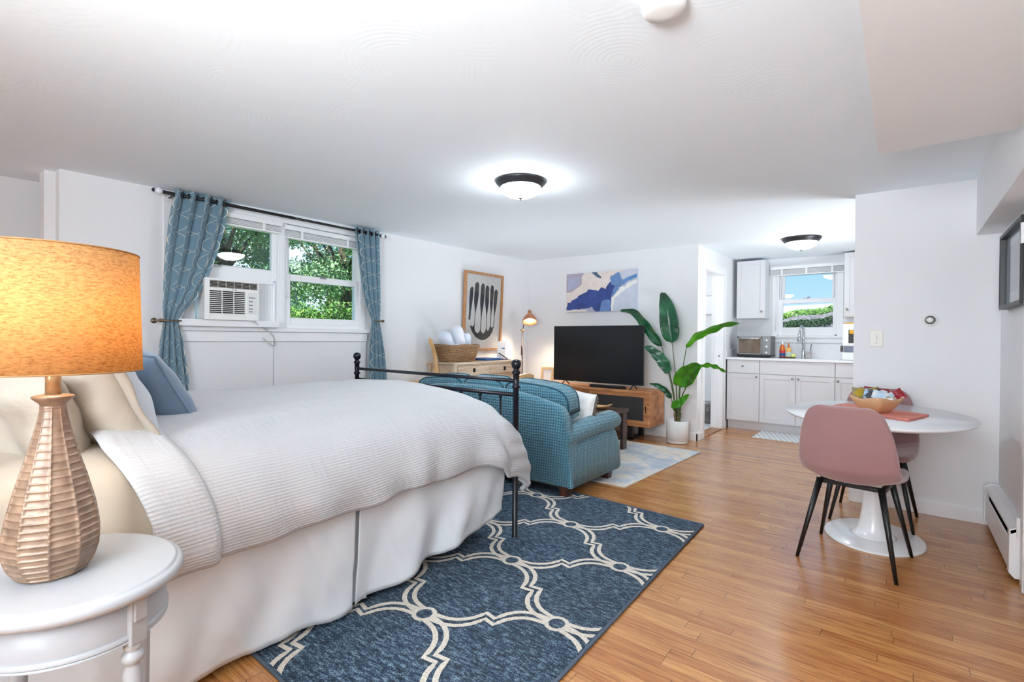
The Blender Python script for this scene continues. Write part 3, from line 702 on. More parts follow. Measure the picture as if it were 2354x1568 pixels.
b = MB(); b.box(-1.838, -.08, 6.868, YK-.02, .912, .942); b.build('slab', plain('white quartz', (236, 236, 238), .2, var=.02, vscale=4), t, bevel=.003)
b = MB(); b.box(-1.838, -.08, YK-.02, YK-.001, .912, 1.125); b.box(-1.842, -1.823, 6.9, YK-.02, .942, 1.05); b.build('backsplash', plain('veined white stone', (232, 233, 236), .25, var=.03, vscale=9), t, bevel=.002)
# toaster oven
TY = 7.05; tx0, tx1, tz0, tz1 = -1.735, -1.33, .95, 1.225
t = thing('toaster_oven', 'stainless toaster oven with glass door on the left of the counter', 'toaster oven', ((tx0+tx1)/2, 7.2, .943))
b = MB(); b.box(tx0, tx1, TY+.01, TY+.3, tz0+.012, tz1); b.build('body', plain('toaster dark steel', (84, 78, 76), .35, .5), t, bevel=.008)
b = MB(); b.box(tx0-.004, tx1+.004, TY-.002, TY+.3, tz0, tz0+.03); b.build('base', black_m, t, bevel=.004)
b = MB(); x = tx1-.098; b.box(x, tx1, TY, TY+.012, tz0+.03, tz1); b.build('control_panel', steel_m, t, bevel=.002)
for z in (1.005, 1.085, 1.165):
    b = MB(); b.lathe(((x+tx1)/2, TY, z), [(.021, 0), (.019, .018), (.001, .019)], 20, RX); b.build('dial', chrome_m, t)
b = MB(); b.box(tx0, tx0+.02, TY, TY+.012, tz0+.03, tz1-.01); b.box(x-.02, x-.002, TY, TY+.012, tz0+.03, tz1-.01); b.box(tx0, x, TY, TY+.012, tz0+.03, tz0+.045); b.box(tx0, x, TY, TY+.012, tz1-.03, tz1); d = b.build('door', steel_m, t, bevel=.002)
b = MB(); b.box(tx0+.02, x-.02, TY+.004, TY+.009, tz0+.045, tz1-.03); b.build('glass', plain('oven glass', (120, 104, 90), .08, .2, var=.25, vscale=9), d)
b = MB(); b.cyl((tx0+.03, TY-.02, tz1-.035), (x-.03, TY-.02, tz1-.035), .007); b.build('handle', chrome_m, d)
for xx in (tx0+.03, tx1-.03):
    b = MB(); b.cyl((xx, TY+.05, .9425), (xx, TY+.05, tz0+.002), .012); b.build('foot', black_m, t)
# tray, bottles
b = MB(); b.box(-1.26, -1.065, 7.13, 7.24, .9425, .95); single('soap_tray', b, black_m, 'thin black tray under the soap bottles on the counter', 'tray', bevel=.003)
orange_m = plain('orange soap', (214, 108, 30), .25, var=.03); yellow_m = plain('amber soap', (226, 178, 96), .3, var=.03)
def bottle(x, y, prof, body, capm, lab, lcols, sy=.6, capprof=None, z=.9502):
    t = thing('soap_bottle', lab, 'bottle', (x, y, z))
    b = MB(); b.lathe((x, y, z), prof, 20, sy=sy); b.build('body', body, t)
    for i, (h0, h1, col, r) in enumerate(lcols):
        b = MB(); b.lathe((x, y, z), [(r, h0), (r, h1)], 20, sy=sy, caps=False); b.build('label', plain('label %d %d %d' % col, col, .5, var=.15, vscale=60), t)
    b = MB(); b.lathe((x, y, z), capprof, 14); b.build('cap', capm, t)
bottle(-1.215, 7.18, [(.03, 0), (.034, .01), (.034, .09), (.028, .13), (.022, .15), (.014, .165)], orange_m, plastic_m, 'orange dish soap bottle with red and blue label beside the toaster oven', [(.015, .055, (40, 80, 150), .0345), (.055, .09, (200, 60, 50), .0345)], .6, [(.012, .165), (.012, .195), (.006, .2), (.005, .215)])
bottle(-1.145, 7.185, [(.03, 0), (.034, .01), (.034, .085), (.026, .12), (.012, .13)], yellow_m, orange_m, 'amber hand soap bottle with orange pump and pale label', [(.015, .07, (190, 214, 206), .0345)], .6, [(.013, .13), (.013, .15), (.006, .15), (.006, .17), (.016, .17), (.016, .18), (.004, .184)])
b = MB(); b.pill((-1.09, 7.18, .975), (.05, .05, .05), 4, 6); single('dish_sponge', b, plain('yellow green sponge', (222, 228, 130), .9, bump=(90, .5)), 'yellow green sponge at the right end of the soap tray', 'sponge')
# faucet
t = thing('kitchen_faucet', 'chrome pull-down kitchen faucet in front of the window', 'faucet', (-1.0, 7.3, .942))
fx, fy = -.995, 7.3
b = MB(); pts = [(fx, fy, .942), (fx, fy, 1.2)]; R_ = .06
for i in range(0, 11): a = i*PI/10; pts.append((fx-.012*(1-math.cos(a)), fy-R_+R_*math.cos(a), 1.29+R_*math.sin(a)))
b.tube(pts, .013); b.build('spout', chrome_m, t)
b = MB(); b.tube([(fx-.024, fy-2*R_, 1.30), (fx-.03, fy-2*R_-.006, 1.2), (fx-.034, fy-2*R_-.01, 1.155)], [.013, .019, .018]); b.build('spray_head', chrome_m, t)
b = MB(); b.lathe((fx, fy, .942), [(.03, 0), (.03, .006), (.02, .012), (.02, .1), (.014, .11)], 20); b.build('base', chrome_m, t)
b = MB(); b.box(fx+.02, fx+.095, fy-.03, fy+.02, .945, 1.04); b.build('valve_body', chrome_m, t, bevel=.006)
b = MB(); b.tube([(fx+.075, fy, 1.04), (fx+.082, fy, 1.08), (fx+.09, fy-.005, 1.125)], [.006, .007, .009]); b.build('lever', steel_m, t)
# coffee maker, cut off by the wall
t = thing('coffee_maker', 'white coffee maker with yellow lid and buttons at the right end of the counter', 'coffee maker', (-.47, 7.12, .943))
cx0, cx1, cyf = -.556, -.36, 7.0
b = MB(); b.box(cx0, cx1, cyf, cyf+.2, .943, 1.035); b.build('base', plastic_m, t, bevel=.01)
b = MB(); b.box(cx0+.012, cx1-.012, cyf+.03, cyf+.2, 1.035, 1.11); b.build('cup_bay', plain('smoke blue plastic', (84, 92, 118), .2, var=.1), t)
b = MB(); b.box(cx0, cx1, cyf, cyf+.2, 1.108, 1.372); b.build('body', plastic_m, t, bevel=.012)
b = MB(); b.pill(((cx0+cx1)/2, cyf+.1, 1.375), (.18, .18, .03), 4, 6); b.build('lid', plain('yellow plastic', (238, 176, 44), .4, var=.02), t)
b = MB(); b.box(cx0+.062, cx1-.03, cyf-.003, cyf, 1.145, 1.30); b.build('display', black_m, t, bevel=.002)
b = MB(); b.lathe((cx0+.092, cyf-.003, 1.275), [(.026, 0), (.024, .006), (.001, .007)], 20, RX); b.build('button', plain('yellow plastic', (238, 176, 44), .4, var=.02), t)
b = MB(); b.lathe((cx0-.012, cyf+.1, 1.075), [(.035, -.012), (.042, 0), (.035, .012)], 20, Matrix.Rotation(PI/2, 3, 'Y')); b.build('side_knob', plain('grey knob', (110, 104, 104), .4), t)
# kitchen mat
b = MB(); b.box(-1.40, -.70, 6.40, 6.93, .0, .008); single('kitchen_mat', b, kmat_m, 'grey and white patterned mat in front of the base cabinets', 'mat', bevel=.003)
# bathroom glimpse
t = thing('trash_can', 'polished steel waste bin seen through the bathroom doorway', 'trash can', (-2.13, 7.1, .006))
b = MB(); b.lathe((-2.13, 7.1, .006), [(.085, 0), (.09, .01), (.09, .24), (.084, .25)], 28); b.build('body', plain('bin steel', (120, 118, 116), .2, .9, var=.25, vscale=12), t)
b = MB(); b.lathe((-2.13, 7.1, .256), [(.09, 0), (.09, .03), (.07, .05), (.001, .056)], 28); b.build('lid', steel_m, t)
t = thing('toilet_paper_holder', 'white toilet paper roll on the wall inside the bathroom', 'toilet paper', (-2.05, 7.4, .62))
b = MB(); b.cyl((-2.13, 7.37, .68), (-2.0, 7.37, .68), .055, n=22); b.build('roll', paper_m, t)
b = MB(); b.cyl((-2.16, 7.37, .68), (-1.97, 7.37, .68), .012); b.box(-2.17, -2.15, 7.36, 7.45, .665, .695); b.box(-1.98, -1.96, 7.36, 7.45, .665, .695); b.build('holder', plastic_m, t)
b = MB(); b.box(-2.12, -1.985, 7.31, 7.315, .5, .68); b.build('hanging_sheet', paper_m, t)
t = thing('small_picture', 'small white framed picture inside the bathroom', 'picture', (-2.16, 7.44, 1.55))
b = MB(); b.box(-2.35, -2.10, 7.43, 7.45, 1.53, 1.82); b.build('frame', plain('grey white frame', (190, 190, 192), .4), t, bevel=.002)
b = MB(); b.box(-2.335, -2.115, 7.427, 7.43, 1.545, 1.805); b.build('print', paper_m, t)
light('bathroom_lamp', 'POINT', (-2.7, 6.5, 1.95), BATH_W, (1, .99, .97), .15)
t = thing('bathroom_ceiling_light', 'small round white light on the bathroom ceiling', 'ceiling light', (-2.7, 6.5, 2.2))
b = MB(); b.lathe((-2.7, 6.5, ceil_z(-2.7, 6.5)), [(.1, 0), (.1, -.02), (.09, -.03), (.001, -.032)], 24); b.build('base', plastic_m, t)

# ================================================================== DINING SET
t = thing('dining_table', 'white oval pedestal dining table beside the front wall', 'table', (-.124, 3.64, 0))
tcx, tcy = -.122, 3.60
b = MB(); b.lathe((tcx, tcy, .748), [(.001, -.024), (.93, -.024), (.985, -.014), (1.0, -.004), (.997, 0), (.001, 0)], 72, sx=.452, sy=.625); b.build('tabletop', plain('white lacquer table', (234, 236, 240), .18, var=.012, vscale=3, coat=.3), t)
b = MB(); b.lathe((tcx, 3.648, 0), [(1, .0), (1, .006), (.96, .012), (.001, .013)], 64, sx=.247, sy=.303, caps=True); b.build('foot_plate', plain('white lacquer', (232, 233, 235), .25, var=.01, coat=.3), t)
b = MB(); b.lathe((tcx, 3.648, 0), [(.115, .012), (.1, .02), (.082, .05), (.068, .10), (.058, .17), (.052, .26), (.048, .38), (.047, .5), (.055, .6), (.075, .68), (.12, .724)], 40); b.build('pedestal', plain('white lacquer', (232, 233, 235), .25, var=.01), t)

def make_chair(lab):
    t = thing('dining_chair', lab, 'chair')
    prof = [(0, (.245, .442, .165, 0)), (.05, (.235, .455, .19, .0)), (.16, (.15, .452, .212, .01)), (.32, (.03, .438, .222, .03)), (.45, (-.09, .436, .224, .05)), (.54, (-.18, .450, .222, .062)), (.62, (-.232, .505, .222, .062)), (.72, (-.254, .60, .215, .052)), (.83, (-.268, .705, .198, .038)), (.93, (-.280, .795, .168, .026)), (.975, (-.285, .828, .138, .018)), (1, (-.287, .840, .104, .01))]
    P_ = [(a, list(v)) for a, v in prof]
    def S(u, v):
        f_, z, hw, cup = interp(P_, v); f0, z0 = interp(P_, max(0, v-.02))[:2]; f1, z1 = interp(P_, min(1, v+.02))[:2]
        tx, tz = f1-f0, z1-z0; L = math.hypot(tx, tz) or 1; nx, nz = tz/L, -tx/L      # normal pointing to the sitter
        a = 2*u-1; k = cup*abs(a)**2.4
        return Vector((a*hw, f_+nx*k, z+nz*k))
    b = MB(); b.sm = True; b.grid(S, 18, 46)
    o = b.build('seat_shell', pink_m, t, local=True, solid=.034, subd=1)
    o.modifiers['solid'].offset = 0
    b = MB(); b.box(-.15, .15, -.105, -.08, .395, .418); b.box(-.15, .15, .115, .14, .395, .418); b.box(-.15, -.125, -.14, .14, .395, .418); b.box(.125, .15, -.14, .14, .395, .418); b.build('seat_frame', black_m, t, local=True, bevel=.004)
    for sx_ in (-1, 1):
        for sy_ in (-1, 1):
            b = MB(); b.cyl((sx_*.215, sy_*.222, 0), (sx_*.135, sy_*.125, .425), .0085, .0165); b.build('leg', black_m, t, local=True)
    return t
ch = make_chair('pink velvet dining chair in front of the table, seen from behind'); ch.location = (-.19, 3.245, 0); ch.rotation_euler.z = math.radians(-8)
ch2 = copy_tree(ch); ch2.location = (-.135, 4.035, 0); ch2.rotation_euler.z = math.radians(177); ch2['label'] = 'pink velvet dining chair between the table and the front wall'
for c_ in (ch, ch2): c_['group'] = 'pink velvet dining chairs'

# placemat, bowl, snacks
A_, B_, C_ = Vector((.03, 3.297)), Vector((.124, 3.608)), Vector((-.386, 3.607))
def pm(u, v): p = A_+(B_-A_)*u+(C_-A_)*v; return Vector((p.x+.006*math.sin(9*v), p.y, .7495+.0015*(1+math.sin(14*u+5*v))))
coral_m = plain('coral linen', (214, 136, 122), .9, var=.05, vscale=60, bump=(160, .5, .003))
b = MB(); b.grid(pm, 20, 26); b2 = b
for i in range(2): b.grid(lambda u, v, i=i: pm(u*.98+.01, v*.985)+Vector((0, 0, .0045+.004*i)), 12, 20)
single('placemat', b, coral_m, 'folded coral placemat under the snack bowl on the table', 'placemat', solid=.003)
bc = Vector((-.115, 3.545, .763)); rot = math.radians(52)
amber_m = plain('peach glass', (230, 178, 132), .15, var=.04, spec=.6)
amber_m.node_tree.nodes['Principled BSDF'].inputs['Transmission Weight'].default_value = .25
def bowl_ring(h, s, wav=0):
    pts = []
    for i in range(48):
        a = 2*PI*i/48; n_ = 6; q = (abs(math.cos(a))**n_+abs(math.sin(a))**n_)**(-1/n_)
        pts.append(Vector((q*s*math.cos(a), q*s*math.sin(a), h+wav*math.cos(4*a+PI)*1)))
    return [bc+Matrix.Rotation(rot, 3, 'Z')@p for p in pts]
b = MB(); b.sm = True
b.rings([bowl_ring(0, .001), bowl_ring(0, .05), bowl_ring(.002, .053), bowl_ring(.03, .074), bowl_ring(.06, .092, .002), bowl_ring(.083, .104, .007), bowl_ring(.084, .1, .007), bowl_ring(.05, .082), bowl_ring(.02, .062), bowl_ring(.012, .02)], caps=False)
single('snack_bowl', b, amber_m, 'square peach glass bowl filled with snack packets', 'bowl')
pk = {'mustard': (176, 150, 40), 'black': (70, 74, 82), 'sky': (178, 208, 232), 'white': (232, 230, 228), 'red': (142, 28, 40), 'olive': (140, 132, 104)}
def packet(col, col2, dx, dy, dz, rx, ry, rz, w_, h_, lab):
    k = NT('packet '+col+str(dx)); o = k.noise(26, 3); k.color(k.ramp(o, [(.42, lin(*pk[col])), (.6, lin(*pk[col2]))])); k.rough(.3); k.bump(k.noise(30, 3), .6, .006)
    from mathutils import Euler
    M = Euler((rx, ry, rz)).to_matrix(); b = MB(); b.sm = True
    for sg in (-1, 1):
        b.grid(lambda u, v: bc+Vector((dx, dy, dz))+M@Vector(((u-.5)*w_, (v-.5)*h_, sg*(.011*(math.sin(PI*u)*math.sin(PI*v))**.5+.0015*noise.noise(Vector((u*6, v*6, dx*50)))*math.sin(PI*u)))), 12, 12)
    single('snack_packet', b, k.m, lab, 'snack packet', 'snack packets in the bowl')
packet('mustard', 'olive', -.07, -.01, .10, 1.0, .1, .5, .09, .07, 'mustard yellow snack packet at the left of the bowl')
packet('black', 'mustard', -.035, .04, .115, .9, -.25, .1, .10, .03, 'black and yellow snack stick on top of the bowl')
packet('black', 'sky', -.02, -.02, .095, .9, .3, .2, .075, .075, 'grey striped snack packet in the middle of the bowl')
packet('sky', 'white', .03, -.03, .095, .8, .25, .0, .095, .06, 'pale blue snack packet with blue print on the bowl')
packet('red', 'red', .0, .07, .118, 1.1, .12, .1, .12, .03, 'flat dark red snack bar at the back of the bowl')
packet('red', 'red', .105, .02, .105, 1.0, -.6, .0, .045, .07, 'dark red snack bar standing at the right end of the bowl')
packet('white', 'white', .065, .02, .098, .9, -.4, .3, .035, .03, 'small white packet beside the red bar')
packet('white', 'sky', .035, .05, .108, .9, .2, .0, .035, .03, 'small white packet behind the blue one')
packet('olive', 'white', .06, -.035, .085, .7, .1, .0, .05, .03, 'small olive packet at the front edge of the bowl')

# ================================================================== RUGS
RA, RB, RC, RD = Vector((-.885, .80)), Vector((-.966, 3.16)), Vector((-3.1, 3.235)), Vector((-3.1, .845))
C0, V1, V2 = Vector((-1.58, 2.007)), Vector((.469, .292)), Vector((.494, -.330))
cl = [(0, 0), (.03, -.010), (.07, -.030), (.105, -.042), (.14, -.044), (.175, -.038), (.21, -.022), (.238, 0), (.258, .020), (.297, -.018), (.318, .002), (.345, .024), (.38, .040), (.417, .046), (.45, .042), (.482, .030), (.52, .011), (.552, 0)]
b = MB()
def rz(x): return .009
b.rings([[(p.x, p.y, 0) for p in (RA, RB, RC, RD)], [(p.x, p.y, .009) for p in (RA, RB, RC, RD)]])
q = MB(); q.mi = 1
def ribbon(pts, wd, z, mi):
    q.mi = mi; L = []; n = len(pts)
    for i in range(n):
        t = (pts[min(i+1, n-1)]-pts[max(i-1, 0)]).normalized(); nn = Vector((-t.y, t.x)); L.append([q.bm.verts.new((*(pts[i]+nn*wd/2*s), z)) for s in (-1, 1)])
    for a, c_ in zip(L, L[1:]): q.face([a[0], a[1], c_[1], c_[0]])
for i in range(-5, 6):
    for j in range(-5, 6):
        S_ = C0+V1*i+V2*j
        if not (-3.8 < S_.x < -.2 and .0 < S_.y < 4.2): continue
        for V, sg in ((V1, 1), (V2, -1)):
            L_ = V.length; d = V/L_; nn = Vector((-d.y, d.x))
            for off in (-.0215, .0215):
                ribbon([S_+d*(s*L_/.552)+nn*(sg*t+off) for s, t in cl], .0215, .0102+(.0004 if sg > 0 else 0)+(.0002 if off > 0 else 0), 1)
        n_ = 12; ring = []
        for mi, r_, z in ((1, .052, .0112), (2, .034, .0118)):
            q.mi = mi; vs = [q.bm.verts.new((*(S_+Vector((r_*math.cos(2*PI*k/n_), r_*1.05*math.sin(2*PI*k/n_)))), z)) for k in range(n_)]; q.face(vs)
for p0, p1 in ((RA, RB), (RB, RC), (RC, RD), (RD, RA)):
    e_ = (p1-p0).normalized(); nn = Vector((-e_.y, e_.x)); co = p0+nn*.012
    bmesh.ops.bisect_plane(q.bm, geom=q.bm.verts[:]+q.bm.edges[:]+q.bm.faces[:], plane_co=(co.x, co.y, 0), plane_no=(-nn.x, -nn.y, 0), clear_outer=True)
tmp = bpy.data.meshes.new('tmp'); q.bm.to_mesh(tmp); q.bm.free(); b.bm.from_mesh(tmp); bpy.data.meshes.remove(tmp)
rg = single('area_rug', b, [rug_m, rugline_m, rug_m], 'blue area rug with cream trellis lines under the bed', 'rug')
b = MB(); b.tube([(p.x, p.y, .0075) for p in (RB, RA, RD)], .0075, 8); b.tube([(p.x, p.y, .0075) for p in (RA, RB, RC)], .0075, 8)
WM[rg.name] = Matrix.Translation(rg.location); b.build('binding', rugedge_m, rg)
b = MB(); b.rings([[(x, y, z) for x, y in ((-1.69, 3.57), (-1.62, 5.21), (-4.0, 5.25), (-4.0, 3.62))] for z in (0, .008)])
single('living_room_rug', b, rug2_m, 'pale distressed rug under the coffee table', 'rug', bevel=.003)

# ================================================================== BED
BX0, BX1, BF = -3.345, -1.762, 2.262
bed = thing('bed', 'bed with black metal frame and turned post finials at the foot', 'bed', (-2.55, 1.2, 0))
def post(x, y, h, n1):
    b = MB(); b.lathe((x, y, 0), [(.02, 0), (.02, .01), (.0165, .012), (.0165, h-.17), (.024, h-.165), (.024, h-.155), (.0185, h-.15), (.0185, h-.085), (.026, h-.08), (.024, h-.07), (.017, h-.066), (.016, h-.055), (.024, h-.047), (.029, h-.032), (.029, h-.02), (.022, h-.006), (.01, h), (.001, h+.001)], 24)
    b.build('post', navy_m, bed)
post(BX1, BF, 1.045, 0); post(BX0, BF, 1.045, 0)
for z, r in ((.92, .011), (.838, .0125), (.42, .012)):
    b = MB(); b.cyl((BX0, BF, z), (BX1, BF, z), r); b.build('rail', navy_m, bed)
for i in range(9):
    x = lerp(BX0, BX1, (i+.62)/9.62+.03); b = MB(); b.cyl((x, BF, .42), (x, BF, .838), .0065); b.lathe((x, BF, .815), [(.009, 0), (.013, .01), (.009, .02)], 12); b.build('spindle', navy_m, bed)
for x in (BX0+.08, BX1-.10):
    b = MB(); b.box(x-.012, x+.012, .16, BF, .26, .30); b.build('side_rail', navy_m, bed)
for x in (BX0, BX1-.0):
    b = MB(); b.cyl((x-.1 if x > -2.5 else x, .1, 0), (x-.1 if x > -2.5 else x, .1, 1.0), .0165); b.build('headboard_post', navy_m, bed)
b = MB(); b.cyl((BX0, .1, .98), (BX1-.1, .1, .98), .012); b.cyl((BX0, .1, .7), (BX1-.1, .1, .7), .012); b.build('headboard_rail', navy_m, bed)
b = MB(); b.pill((-2.56, 1.12, .665), (1.46, 1.84, .29), 7, 12); b.build('mattress', sheet_m, bed)
b = MB(); b.box(-3.29, -1.83, .2, 2.2, .3, .54); b.build('box_spring', sheet_m, bed, bevel=.02)

def smooth_path(ctrl, n):
    # Catmull-Rom through control points, resampled evenly
    P = [Vector(p) for p in ctrl]; out = []
    for i in range(len(P)-1):
        p0 = P[max(i-1, 0)]; p1 = P[i]; p2 = P[i+1]; p3 = P[min(i+2, len(P)-1)]
        for k in range(12):
            t = k/12; out.append(.5*((2*p1)+(p2-p0)*t+(2*p0-5*p1+4*p2-p3)*t*t+(3*p1-p0-3*p2+p3)*t**3))
    out.append(P[-1]); d = [0]
    for a, c_ in zip(out, out[1:]): d.append(d[-1]+(c_-a).length)
    res = []; j = 0
    for k in range(n+1):
        s = d[-1]*k/n
        while j < len(d)-2 and d[j+1] < s: j += 1
        t = (s-d[j])/max(1e-9, d[j+1]-d[j]); res.append(out[j].lerp(out[j+1], min(1, t)))
    return res, d[-1]
# comforter: cross sections (x, z) from near hem over the top to the far hem
def section(y):
    k = sstep(1.55, 2.2, y)
    hz = interp([(.4, .452), (1.2, .472), (1.72, .50), (1.95, .495), (2.05, .47), (2.13, .40)], y)
    z3 = .66-.10*k
    near = [(-1.715+.015*k, hz), (-1.695+.01*k, hz+.45*(z3-hz)), (-1.705+.005*k, z3), (-1.745, .745-.085*k), (-1.82, .805-.075*k), (-1.95, .842-.05*k), (-2.2, .858-.02*k), (-2.6, .866), (-3.0, .856), (-3.2, .835), (-3.33, .78), (-3.385, .66), (-3.39, .46)]
    return near
NS = 150
def comforter(y0, y1, rows, inflate=0, hemcut=None, fold=None, foot=True):
    G = []; foot_rows = 34 if foot else 0
    for j in range(rows+1):
        y = lerp(y0, y1, j/rows); sec = section(y)
        pts, L = smooth_path([(x, 0, z) for x, z in sec], NS); row = []
        for i, p in enumerate(pts):
            s = i/NS; side = 1-sstep(.0, .2, s); fs = 1-sstep(.85, 1, s) if s > .5 else 1
            # wrinkles: vertical-ish soft folds down the near side, strongest towards the foot
            wr = (.005+.013*sstep(1.0, 2.1, y))*side
            fold_ = math.sin(y*26+3*noise.noise(Vector((y*2.1, s*6, 0)))+s*18)*wr + .022*side*noise.noise(Vector((y*5.5+s*7, s*9, 2)))
            top = .006*noise.noise(Vector((p.x*3.2, y*2.6, 5)))+.004*noise.noise(Vector((p.x*9, y*7, 1)))
            n2 = Vector((-(pts[min(i+1, NS)].z-pts[max(i-1, 0)].z), 0, pts[min(i+1, NS)].x-pts[max(i-1, 0)].x)).normalized()
            n2 = n2 if n2.z*-1 < 0 or s > 0 else n2
            out = Vector((1, 0, 0))*side+Vector((0, 0, 1))*(1-side)
            out.normalize()
            q_ = Vector((p.x, y, p.z))+out*(fold_*side+top*(1-side)+inflate)
            if i < 6: q_.z += .008*math.sin(y*14)*(1-i/6)
            row.append((q_, s*L, y))
        G.append(row)
    base = G[-1]
    for j in range(1, foot_rows+1):
        a = j/foot_rows; row = []
        for i, (p, uu, yy) in enumerate(base):
            s = i/NS; corner = math.exp(-((s-.13)/.13)**2)
            low = .40+.1*sstep(0, .1, s)-.1*(1-sstep(0, .12, s)); R_ = .085+.15*math.exp(-((s-.06)/.11)**2)
            th = a*PI*.5 if a < .55 else None
            ang = min(1, a/.5)*PI/2; zt = p.z; lo = lerp(.40, .27, math.exp(-((s-.02)/.10)**2)); drop = max(.03, zt-lo)
            rr = min(R_*1.1, drop)
            z = zt-rr*(1-math.cos(ang)) if a <= .5 else zt-rr-(drop-rr)*(a-.5)/.5
            y = yy+R_*math.sin(ang)+(0 if a <= .5 else -.035*math.sin((a-.5)/.5*PI*.9)*(0 if s < .25 else 1))-(.06*sstep(.75, 1, a)*corner)
            x = p.x-(.05*(1-math.cos(ang)))*(1-sstep(0, .2, s))+(.05*(1-math.cos(ang)))*sstep(.85, 1, s)
            x += .006*math.sin(z*60+s*30)*(1-sstep(.0, .3, s)); y += .006*math.sin(s*70+z*8)
            row.append((Vector((x, y, z)), uu, yy+a*.4))
        G.append(row)
    return G
def sheet_mesh(G, flip=False):
    b = MB(); b.sm = True; V = [[b.bm.verts.new(p) for p, _, _ in r] for r in G]
    for j in range(len(G)-1):
        for i in range(len(G[0])-1):
            q_ = [(j, i), (j, i+1), (j+1, i+1), (j+1, i)]
            b.face([V[a][c_] for a, c_ in q_], [(G[a][c_][1], G[a][c_][2]) for a, c_ in q_])
    return b
G = comforter(.47, 2.13, 120)
single('comforter', sheet_mesh(G), quilt_m, 'white ribbed comforter spread over the bed and bulging at the foot corner', 'comforter', solid=.018)
# folded-back band of the comforter near the pillows
G2 = comforter(.40, .625, 26, inflate=.026, foot=False)
for row in G2:
    for i in range(len(row)):
        p, uu, yy = row[i]; t = (yy-.40)/.225; s = i/NS
        side = 1-sstep(.02, .2, s)
        y = lerp(.385+.10*side, .555+.085*side-.04*sstep(.2, .5, s), t)
        edge = max(0, 1-min(t, 1-t)/.12); row[i] = (Vector((p.x-.014*edge*side, y, p.z-.014*edge*(1-side)-(.012*side if s < .03 else 0))), uu, yy)
single('folded_comforter_edge', sheet_mesh(G2), quilt_m, 'turned-back ribbed band of the comforter beside the pillows', 'bedspread', solid=.014)
# cream flat sheet and towel-like blanket layer showing below the fold
def sh(u, v):
    y = lerp(.14, .52, u); pts = [(-1.735, .44), (-1.728, .6), (-1.74, .74), (-1.80, .80), (-2.0, .822), (-2.6, .835)]
    p, L = SHP; q_ = p[int(round(v*40))]; return Vector((q_.x+.006*math.sin(y*50+v*4)*(1-sstep(.4, .7, v)), y, q_.z))
SHP = smooth_path([(-1.74, 0, .42), (-1.732, 0, .6), (-1.745, 0, .73), (-1.80, 0, .79), (-2.0, 0, .815), (-2.6, 0, .83)], 40)
b = MB(); b.sm = True; b.grid(sh, 40, 40); single('cream_sheet', b, sheet_m, 'cream sheet hanging over the mattress side below the pillows', 'sheet', solid=.006)
# bed skirt
SK = [(.15, .028), (.6, .028), (1.2, .03), (1.5, .055), (1.72, .085), (1.95, .11), (2.12, .135), (2.2, .16)]
def skirt_part(name, fn, n, m_, par):
    b = MB(); b.sm = True; b.grid(fn, n, 24); b.build(name, m_, par, solid=.004)
skt = thing('bed_skirt', 'white pleated bed skirt hanging to the rug', 'bed skirt', (-2.55, 1.2, .03))
def near_skirt(ya, yb):
    def F(u, v):
        y = lerp(ya, yb, u); zb = interp(SK, y); z = lerp(.545, zb+.006*math.sin(y*21), v)
        wv = (.002+.020*v)*math.sin(y*13+1.4*math.sin(y*4.3)+1.1*v)+(.003+.030*v)*(noise.noise(Vector((y*7+v*.8, v*1.5, 3))))+.010*abs(noise.noise(Vector((y*10-v*2.5, v*2.2, 7))))
        return Vector((-1.79-.015*v+wv+.004, y+.012*v*math.sin(y*9), z))
    return F
skirt_part('near_panel', near_skirt(.15, 1.205), 150, skirt_m, skt)
skirt_part('corner_panel', near_skirt(1.225, 2.2), 140, skirt_m, skt)
def pleat(u, v): return Vector((-1.812-.012*math.sin(PI*u), lerp(1.16, 1.26, u)+.02*v*(u), lerp(.54, .035, v)))
skirt_part('pleat_insert', pleat, 10, skirt_m, skt)
def footsk(u, v): x = lerp(-1.79, -3.35, u); return Vector((x-.03*v*(1-u), 2.17+(.004+.014*v)*math.sin(x*16), lerp(.54, lerp(.2, .04, sstep(0, .3, u)), v)))
skirt_part('foot_panel', footsk, 120, skirt_m, skt)
def farsk(u, v): y = lerp(.15, 2.2, u); return Vector((-3.33+(.003+.012*v)*math.sin(y*15), y, lerp(.54, .04, v)))
skirt_part('far_panel', farsk, 80, skirt_m, skt)

